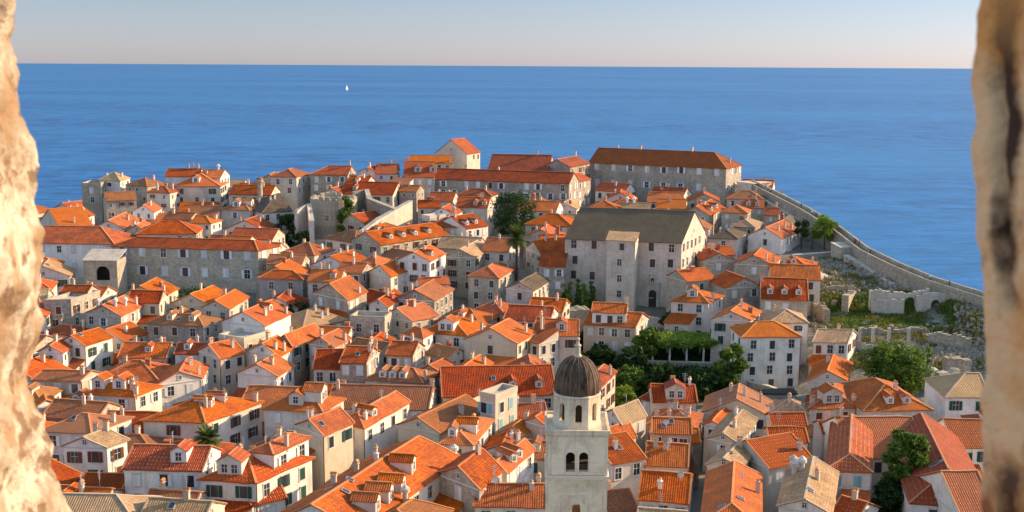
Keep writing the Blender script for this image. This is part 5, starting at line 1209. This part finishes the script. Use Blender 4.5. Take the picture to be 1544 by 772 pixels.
tree_px('pine_tree', 'big dark spreading conifer between the college and the palm', 745, 803, 288, 350, 372, n=8000, size=.32, mat='leaf_dark', seed=2, nb=14, trunk=.4)
tree_px('cypress_tree', 'tall yellow-green cypress in front of the round bastion', 509, 538, 294, 352, 374, n=4800, size=.34, mat='leaf', seed=3, shape='column', nb=8)
tree_px('street_tree', 'dark green rounded tree on the steps left of the round bastion', 417, 448, 322, 368, 376, n=4200, size=.28, mat='leaf_dark', seed=4)
tree_px('street_tree', 'low dark bushy tree right of the rounded tree on the steps', 440, 470, 348, 376, 382, n=2600, size=.26, mat='leaf_dark', seed=5, nb=6)
tree_px('hedge_tree', 'dark bushy trees behind the long red monastery roof', 392, 418, 345, 362, 372, n=1600, size=.25, mat='leaf_dark', seed=6, nb=5)
tree_px('evergreen_tree', 'broad dark evergreen below the monastery wall on the left', 252, 336, 436, 466, 474, n=6500, size=.28, mat='leaf_dark', seed=7, nb=12, trunk=.3)
tree_px('evergreen_tree', 'dark evergreen right of the big white gable wall', 424, 468, 454, 500, 508, n=4200, size=.26, mat='leaf_dark', seed=8, nb=9)
for k, u in enumerate((848, 859, 870, 881, 892)):
    tree_px('cypress_tree', ('leftmost', 'second', 'middle', 'fourth', 'rightmost')[k] + ' of the five sunlit slim cypresses at the foot of the convent wall', u - 7, u + 7, 426 - (k % 3) * 4, 462, 466, n=1800, size=.30, mat='leaf_lime' if k % 2 else 'leaf', seed=20 + k, shape='column', nb=6, trunk=.12, group='slim cypresses by the convent')
for k, (u0, u1, vt, vb, bv, mt, lab) in enumerate([
    (958, 992, 492, 530, 560, 'leaf', 'green garden tree between the cream house and the vine pergola'),
    (1078, 1122, 520, 580, 596, 'leaf', 'leafy tree with sunlit yellow-green side left of the white four-storey house'),
    (1020, 1050, 478, 506, 514, 'leaf_dark', 'dark tree before the pink dormer house by the convent door'),
    (884, 925, 520, 548, 552, 'leaf_dark', 'dark shrub mass under the right part of the cream house'),
    (930, 975, 520, 560, 570, 'leaf_dark', 'dark garden shrub right of the cream house'),
    (972, 1020, 548, 588, 600, 'leaf_dark', 'deep green garden tree directly below the pergola'),
    (1030, 1078, 552, 592, 602, 'leaf_dark', 'deep green garden tree behind the gabled stone dormer house'),
    (1052, 1076, 558, 574, 588, 'leaf_lime', 'small bright lime-green shrub in the dark garden'),
    (925, 972, 556, 582, 592, 'leaf', 'yellowish trellis tree to the right of the sunlit gable by the dome'),
    (922, 958, 580, 612, 620, 'leaf_lime', 'bright green bush in the sun right of the bell tower'),
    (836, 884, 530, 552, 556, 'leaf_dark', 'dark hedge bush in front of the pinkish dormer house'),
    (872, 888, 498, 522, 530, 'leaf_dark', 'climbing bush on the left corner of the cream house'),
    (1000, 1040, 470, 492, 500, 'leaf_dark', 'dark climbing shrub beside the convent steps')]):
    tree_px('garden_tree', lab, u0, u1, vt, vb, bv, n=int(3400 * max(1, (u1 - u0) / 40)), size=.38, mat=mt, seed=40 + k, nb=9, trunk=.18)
tree_px('round_bush', 'round bright green bush beside the sea wall above the ruins', 1226, 1260, 325, 358, 378, n=4800, size=.25, mat='leaf_lime', seed=60, nb=8)
tree_px('round_bush', 'dark green shrub left of the round bright bush under the sea wall', 1196, 1220, 330, 354, 374, n=2600, size=.24, mat='leaf_dark', seed=61, nb=6)
tree_px('round_bush', 'small yellow-green shrub between the two bushes under the sea wall', 1217, 1230, 340, 358, 376, n=1100, size=.22, mat='leaf_lime', seed=62, nb=4)
tree_px('courtyard_tree', 'large sunlit green tree below the terrace posts and the ruins', 1303, 1392, 520, 582, 600, n=13000, size=.30, mat='leaf', seed=63, nb=15, trunk=.35)
tree_px('courtyard_tree', 'small lime shrub right of the large sunlit tree', 1390, 1406, 524, 544, 552, n=900, size=.2, mat='leaf_lime', seed=64, nb=4)
tree_px('tall_evergreen', 'tall dark irregular evergreen with sunlit top, lower right courtyard', 1328, 1392, 648, 750, 800, n=14000, size=.26, mat='leaf', seed=65, nb=16, trunk=.4)
tree_px('tall_evergreen', 'dark evergreen bush filling the bottom of the lower right courtyard', 1312, 1374, 724, 785, 810, n=6500, size=.24, mat='leaf_dark', seed=66, nb=10)
tree_px('creeper_bush', 'dark creeper climbing between the stone houses in the left middle', 196, 226, 514, 535, 540, n=1500, size=.25, mat='leaf_dark', seed=67, nb=5)
tree_px('creeper_bush', 'dark bush between the college row houses below the bastion', 622, 646, 350, 372, 378, n=1300, size=.25, mat='leaf_dark', seed=68, nb=5)
tree_px('creeper_bush', 'dark green bushes on the terrace under the far left shuttered house', 300, 334, 318, 332, 340, n=1300, size=.25, mat='leaf_dark', seed=69, nb=6)
tree_px('creeper_bush', 'bush below the veranda house at the far left', 246, 268, 312, 326, 333, n=900, size=.25, mat='leaf_dark', seed=70, nb=5)
tree_px('rooftop_bush', 'clipped dark hedge on the wall beside the broad red roof', 566, 598, 284, 297, 306, n=1500, size=.22, mat='leaf_dark', seed=71, nb=6)
def palm(name, label, u, vt, r_, tall, seed, z=None, px=None):
    p = hit(u, vt, z) ; g = ground(p.x, p.y) - .2; root = empty(name, (p.x, p.y, g)); tag(root, label, 'palm tree'); top = z - g
    t_ = MB(); t_.cyl(0, 0, 0, top, .38, .30, 10); t_.build('trunk', ['bark'], root); rr = random.Random(seed); c_ = MB()
    for k in range(95):
        a = rr.uniform(0, 6.28); el = rr.uniform(-.9, 1.35); L_ = r_ * rr.uniform(.8, 1.1); prev = Vector((0, 0, top)); dirv = Vector((math.cos(a) * math.cos(el), math.sin(a) * math.cos(el), math.sin(el)))
        side = Vector((-math.sin(a), math.cos(a), 0))
        for j in range(6):
            d = (dirv + Vector((0, 0, -.13 * j))).normalized(); nxt = prev + d * L_ / 6
            for sg in (-1, 1):
                for q in range(2):
                    b0 = prev.lerp(nxt, q * .5); ll = L_ * .38 * (1 - abs(j - 2.2) / 5)
                    c_.face([b0, b0 + d * .22, b0 + side * sg * ll + d * ll * .6 + Vector((0, 0, -.12 * ll))])
            prev = nxt
    c_.build('crown', ['leaf_palm'], root)
palm('palm_tree', 'tall fan palm with a thick sunlit crown in the centre of the town', 779, 358, 3.8, 9, 1, z=29)
palm('palm_tree', 'palm crown showing between the roofs at the lower left', 312, 662, 2.3, 5, 2, z=17.6)
def pergola():
    a = hit(972, 520, 13.0); b = hit(1074, 522, 13.0); W = (b - a).length; c = (a + b) / 2; D = 7; g = ground(c.x, c.y)
    root = empty('vine_pergola', (c.x, c.y, g), math.atan2((b - a).y, (b - a).x)); tag(root, 'bright green vine-covered pergola on white posts in the garden', 'pergola'); H_ = 13.0 - g
    for k in range(4):
        for yy in (0, D):
            m_ = MB(); m_.box(-.2, .2, -.2, .2, 0, H_); o = m_.build('post', ['wh'], root); o.location = (-W / 2 + (k + .5) * W / 4, yy, 0)
    m_ = MB()
    for k in range(10): m_.box(-W / 2 + k * W / 9.2, -W / 2 + k * W / 9.2 + .12, -.5, D + .5, H_, H_ + .15)
    m_.build('beams', ['bark'], root); v_ = MB(); rr = random.Random(8)
    blobs = [(rr.uniform(-W / 2, W / 2), rr.uniform(-.8, D + .8), H_ + .6, rr.uniform(1.0, 1.9)) for _ in range(70)]
    crown_mesh(v_, blobs, 20000, .28, rr, .45); v_.build('vine', ['leaf_lime'], root)
pergola()
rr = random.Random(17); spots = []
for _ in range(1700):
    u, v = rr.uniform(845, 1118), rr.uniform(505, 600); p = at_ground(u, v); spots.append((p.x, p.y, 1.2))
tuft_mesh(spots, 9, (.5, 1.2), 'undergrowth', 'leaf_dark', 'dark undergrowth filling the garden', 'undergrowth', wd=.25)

# ------------------------------------------------------------------ green awning, sailing boat, people
p = hit(1108, 322, 27); g = ground(p.x, p.y)
root = empty('market_awning', (p.x, p.y, g), .3); tag(root, 'dark green canvas awning below the sunlit end of the institutional block', 'awning')
m_ = MB(); m_.hexa([(-3, -2.5, 27 - g - .8), (3, -2.5, 27 - g - .8), (3, 2.5, 27 - g), (-3, 2.5, 27 - g)], [(-3, -2.5, 27 - g - .7), (3, -2.5, 27 - g - .7), (3, 2.5, 27 - g + .1), (-3, 2.5, 27 - g + .1)]); m_.build('canvas', ['awning'], root)
for sx in (-2.8, 2.8):
    m_ = MB(); m_.cyl(0, 0, 0, 27 - g - .8, .07, .07, 8); o = m_.build('pole', ['metal'], root); o.location = (sx, -2.3, 0)
def boat():
    p = hit(523, 136, 0); root = empty('sailing_boat', (p.x, p.y, 0), .9); root.scale = (.6, .6, .6); tag(root, 'white sailing boat far out on the blue sea', 'sailing boat')
    m_ = MB(); b = []; t_ = []
    for k in range(12):
        a = 2 * math.pi * k / 12; b.append((8 * math.cos(a), 1.6 * math.sin(a), -.5)); t_.append((10 * math.cos(a) + .6, 2.4 * math.sin(a), 1.7))
    m_.hexa(b, t_); m_.build('hull', ['sail'], root); m_ = MB(); m_.box(-4, 3, -1.3, 1.3, 1.7, 2.7); m_.build('cabin', ['sail'], root)
    m_ = MB(); m_.cyl(1, 0, 1.7, 27, .22, .12, 8); m_.bar((1, 0, 3.6), (-7, 0, 3.5), .25, .25); m_.build('mast', ['metal'], root)
    for nm, tri in (('mainsail', [(.7, 0, 4), (-6.8, .4, 3.9), (.7, 0, 26)]), ('headsail', [(1.4, 0, 24), (9.5, 0, 2.6), (2.0, -.8, 3.4)])):
        m_ = MB(); m_.hexa(tri, [(x, y + .15, z) for x, y, z in tri]); m_.build(nm, ['sail'], root)
boat()
def person_mesh(top, legs, seed):
    rr = random.Random(seed); me = bpy.data.meshes.new('person')
    s_ = rr.uniform(.12, .3)
    J = [((0, 0, .95), .15), ((0, 0, 1.2), .15), ((0, 0, 1.42), .16), ((0, 0, 1.53), .06), ((0, -.01, 1.63), .10), ((0, -.01, 1.72), .085),
         ((-.1, 0, .9), .10), ((-.11, s_ * .3, .5), .07), ((-.11, s_, .08), .045), ((-.11, s_ - .14, .03), .035),
         ((.1, 0, .9), .10), ((.11, -s_ * .2, .5), .07), ((.11, -s_ * .8, .08), .045), ((.11, -s_ * .8 - .14, .03), .035),
         ((-.2, 0, 1.42), .06), ((-.27, -.03, 1.15), .045), ((-.24, -.14, .92), .035), ((.2, 0, 1.42), .06), ((.28, .02, 1.15), .045), ((.26, -.08, .92), .035)]
    E = [(0, 1), (1, 2), (2, 3), (3, 4), (4, 5), (0, 6), (6, 7), (7, 8), (8, 9), (0, 10), (10, 11), (11, 12), (12, 13), (2, 14), (14, 15), (15, 16), (2, 17), (17, 18), (18, 19)]
    me.from_pydata([j[0] for j in J], E, []); o = bpy.data.objects.new('tmp', me); C.objects.link(o)
    md = o.modifiers.new('s', 'SKIN'); sv = me.skin_vertices[0].data
    for i, j in enumerate(J): sv[i].radius = (j[1], j[1] * (.75 if i < 3 else 1)); sv[i].use_root = (i == 0)
    o.modifiers.new('d', 'SUBSURF').levels = 1
    dg = bpy.context.evaluated_depsgraph_get(); dg.update(); out = bpy.data.meshes.new_from_object(o.evaluated_get(dg)); bpy.data.objects.remove(o)
    out.materials.clear()
    for m_ in ('skin', top, legs, 'hair'): out.materials.append(MATS[m_])
    for f in out.polygons:
        z = f.center.z; x = abs(f.center.x)
        f.material_index = 3 if z > 1.66 or (z > 1.58 and f.center.y > .03) else 0 if z > 1.5 or (x > .2 and z < 1.2) else 1 if z > .93 else 2 if z > .08 else 3
        f.use_smooth = True
    return out
PM = [(person_mesh('cloth_red', 'cloth_dark', 1), 'red top'), (person_mesh('cloth_white', 'cloth_blue', 2), 'white top'), (person_mesh('cloth_blue', 'cloth_dark', 3), 'blue top'), (person_mesh('cloth_dark', 'cloth_blue', 4), 'dark top')]
def wall_point(t):
    f = t * (len(WP) - 1); i = min(int(f), len(WP) - 2); a, b = Vector(WP[i]), Vector(WP[i + 1]); return a.lerp(b, f - i)
for k, (t, kd, where) in enumerate([(.04, 0, 'at the top end of the sea wall by the terrace'), (.09, 1, 'second walker down from the terrace on the wall'), (.20, 3, 'alone on the upper stretch of the sea wall'),
        (.245, 1, 'in the first group halfway down the wall'), (.255, 2, 'beside a white-topped walker halfway down the wall'), (.31, 1, 'in the pair above the round green bush'), (.318, 2, 'in the pair above the round green bush'),
        (.40, 0, 'at the bend of the sea wall'), (.412, 0, 'one step below the bend of the sea wall'), (.47, 3, 'well below the bend of the sea wall'),
        (.66, 1, 'on the lower sea wall above the ruined arch'), (.70, 3, 'on the lowest sea wall stretch near the stone')]):
    p = wall_point(t); me, desc = PM[kd]
    o = inst('person', me, None, (p.x + .5 + (k % 3) * .4, p.y, p.z - 1.1), k * 1.3)
    tag(o, 'figure in a ' + desc + ' ' + where, 'person', 'people on the sea wall')

tb = None
for k in range(9):
    p = at_ground(1112 + 9 * (k % 5) + 3 * (k // 5), 617 + 8 * (k // 5), .36)
    if tb is None:
        m_ = MB(); m_.cyl(0, 0, .72, .76, .45, .45, 14); TT = m_.mesh('table_top', ['frame']); m_ = MB(); m_.cyl(0, 0, .03, .72, .04, .04, 8); m_.cyl(0, 0, 0, .03, .28, .25, 10); TL = m_.mesh('leg', ['metal']); tb = 1
    o = empty('cafe_table', (p.x, p.y, ground(p.x, p.y) + .36)); tag(o, 'round white café table in the dark street beside the flat-roofed hut', 'table', 'café tables in the street'); inst('table_top', TT, o); inst('leg', TL, o)

# ------------------------------------------------------------------ the stone opening the picture is taken through
def opening():
    near_stone('near_stone', (.30, .215, .135), (.55, .46, .35), (.30, .18, .09), (.18, .10, .05))
    near_stone('orange_stone', (.68, .28, .075), (.82, .48, .24), (.30, .085, .018), (.10, .03, .01))  # right jamb: a more orange tone than the left
    jambs()
def near_stone(nm, A1, A2, A3, A4):
    m, t, p = new_mat(nm)
    pos = N(t, 'ShaderNodeTexCoord').outputs['Object']
    n1 = noise_n(t, pos, 7, 6, .62); n2 = noise_n(t, pos, 16, 5, .65); n3 = noise_n(t, pos, 9, 4, .6, (1, 1, .45))
    c = mix(t, ramp(t, n1, [(.42, 0.0), (.56, 1.0)]), A1, A2)
    c = mix(t, ramp(t, n3, [(.50, 0.0), (.60, .9)]), c, A3)
    c = mix(t, ramp(t, n2, [(.40, .9), (.47, 0.0)] if nm == 'near_stone' else [(.32, .5), (.42, 0.0)]), c, A4)
    if nm == 'orange_stone':      # shade deep in the crack, painted as a dark seam down this jamb
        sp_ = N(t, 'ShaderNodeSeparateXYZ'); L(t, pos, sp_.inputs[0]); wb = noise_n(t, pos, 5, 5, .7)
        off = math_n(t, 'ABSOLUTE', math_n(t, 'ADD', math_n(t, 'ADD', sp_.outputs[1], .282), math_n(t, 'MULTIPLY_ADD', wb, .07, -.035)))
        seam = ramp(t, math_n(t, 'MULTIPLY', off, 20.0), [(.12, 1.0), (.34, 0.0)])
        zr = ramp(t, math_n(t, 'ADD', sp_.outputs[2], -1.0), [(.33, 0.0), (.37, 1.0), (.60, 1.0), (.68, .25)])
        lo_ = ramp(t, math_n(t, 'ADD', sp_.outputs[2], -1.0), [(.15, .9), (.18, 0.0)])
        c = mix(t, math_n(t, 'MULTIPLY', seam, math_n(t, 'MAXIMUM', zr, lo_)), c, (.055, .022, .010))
    L(t, c, p.inputs['Base Color']); p.inputs['Roughness'].default_value = .95
    b = N(t, 'ShaderNodeBump'); b.inputs['Strength'].default_value = .8; b.inputs['Distance'].default_value = .02; L(t, n2, b.inputs['Height']); L(t, b.outputs[0], p.inputs['Normal'])
def jambs():
    root = empty('stone_opening', (0, 1.5, CAM_Z - 1.6)); tag(root, 'rough pale stone jambs of the tower opening framing the view on both sides', 'stone opening')
    def jamb(edge, y0, y1, sgn, seed, back, crack=None):
        """edge: pixels (u, v) of the visible outline at distance y1; back = how far the reveal widens towards the viewer"""
        rows = 150; cols = 100; V = []; Fc = []
        vs_ = [e[1] for e in edge]
        for i in range(rows + 1):
            v = -260 + (1032 + 60) * i / rows + 0
            u = lerp_tab([(e[1], e[0]) for e in edge], v)
            r_ = ray(u, v); q = r_ * (y1 / r_.y); 
            # closed loop round the jamb section: reveal from far edge to near edge, then the inner face outwards, back along far side
            for j in range(cols):
                s_ = j / (cols - 1)
                if s_ < .5: k_ = (s_ / .5) ** 2.2; x = q.x + sgn * back * k_; y = y1 - (y1 - y0) * k_
                else: k_ = (s_ - .5) / .5; x = q.x + sgn * (back + .9 * k_); y = y0
                P_ = Vector((x, y, CAM_Z + q.z))
                d = noise.noise(P_ * 9 + Vector((seed, 0, 0))) * .020 + noise.noise(P_ * 28 + Vector((seed, 5, 0))) * .010 + noise.noise(P_ * 60) * .005
                if j > 0 and crack and s_ < .5:
                    cv = abs((k_ - crack[0]) - .006 * noise.noise(Vector((0, 0, P_.z * 9))))
                    vv = noise.noise(Vector((0, 3, P_.z * 14))); wv = crack[3] * (1 + .6 * vv)
                    if crack[1] < v < crack[2] or 735 < v < 790: d -= .04 * min(1, 2.5 * max(0, 1 - cv / wv)) * smooth(0, 60, min(v - crack[1], abs(crack[2] - v) if v < 600 else 60))
                x -= sgn * d * (.45 if (sgn > 0 and d > -.03) else 1) if s_ < .5 else 0; 
                V.append((x, y + (0 if s_ < .5 else d), CAM_Z + q.z))
            V.append((q.x + sgn * (back + .9), y1, CAM_Z + q.z))
        n = cols + 1
        for i in range(rows):
            for j in range(n):
                k_ = (j + 1) % n; Fc.append((i * n + j, i * n + k_, (i + 1) * n + k_, (i + 1) * n + j))
        Fc.append(tuple(range(n))); Fc.append(tuple(range(rows * n, rows * n + n)))
        me = bpy.data.meshes.new('jamb'); me.from_pydata([(x, y - 1.5, z - CAM_Z + 1.6) for x, y, z in V], [], Fc); me.materials.append(MATS['orange_stone' if sgn > 0 else 'near_stone'])
        bm = bmesh.new(); bm.from_mesh(me); bmesh.ops.recalc_face_normals(bm, faces=bm.faces); bm.to_mesh(me); bm.free()
        o = bpy.data.objects.new('jamb', me); C.objects.link(o); o.parent = root
        for f in me.polygons[:-2]: f.use_smooth = True
    jamb([(-400, -300), (18, -100), (22, 0), (20, 20), (13, 42), (10, 60), (20, 90), (34, 130), (40, 180), (50, 250), (58, 310), (64, 350), (63, 400), (60, 450), (54, 500), (50, 545), (54, 590), (66, 640), (76, 700), (92, 740), (106, 772), (130, 830)], 1.45, 2.1, -1, 1, .02)
    jamb([(1478, -300), (1476, 0), (1474, 40), (1468, 80), (1471, 180), (1467, 230), (1476, 330), (1481, 420), (1484, 500), (1491, 560), (1489, 640), (1481, 700), (1478, 780), (1478, 900)], .75, 1.25, 1, 9, .25, crack=(.052, 60, 475, .016))
    m_ = MB(); m_.box(-4, 4, -.9, .9, -20, -.15); m_.build('breast_wall', ['near_stone'], root)
opening()
print('OBJ', len(bpy.data.objects), 'HOUSES', len(HOUSES))
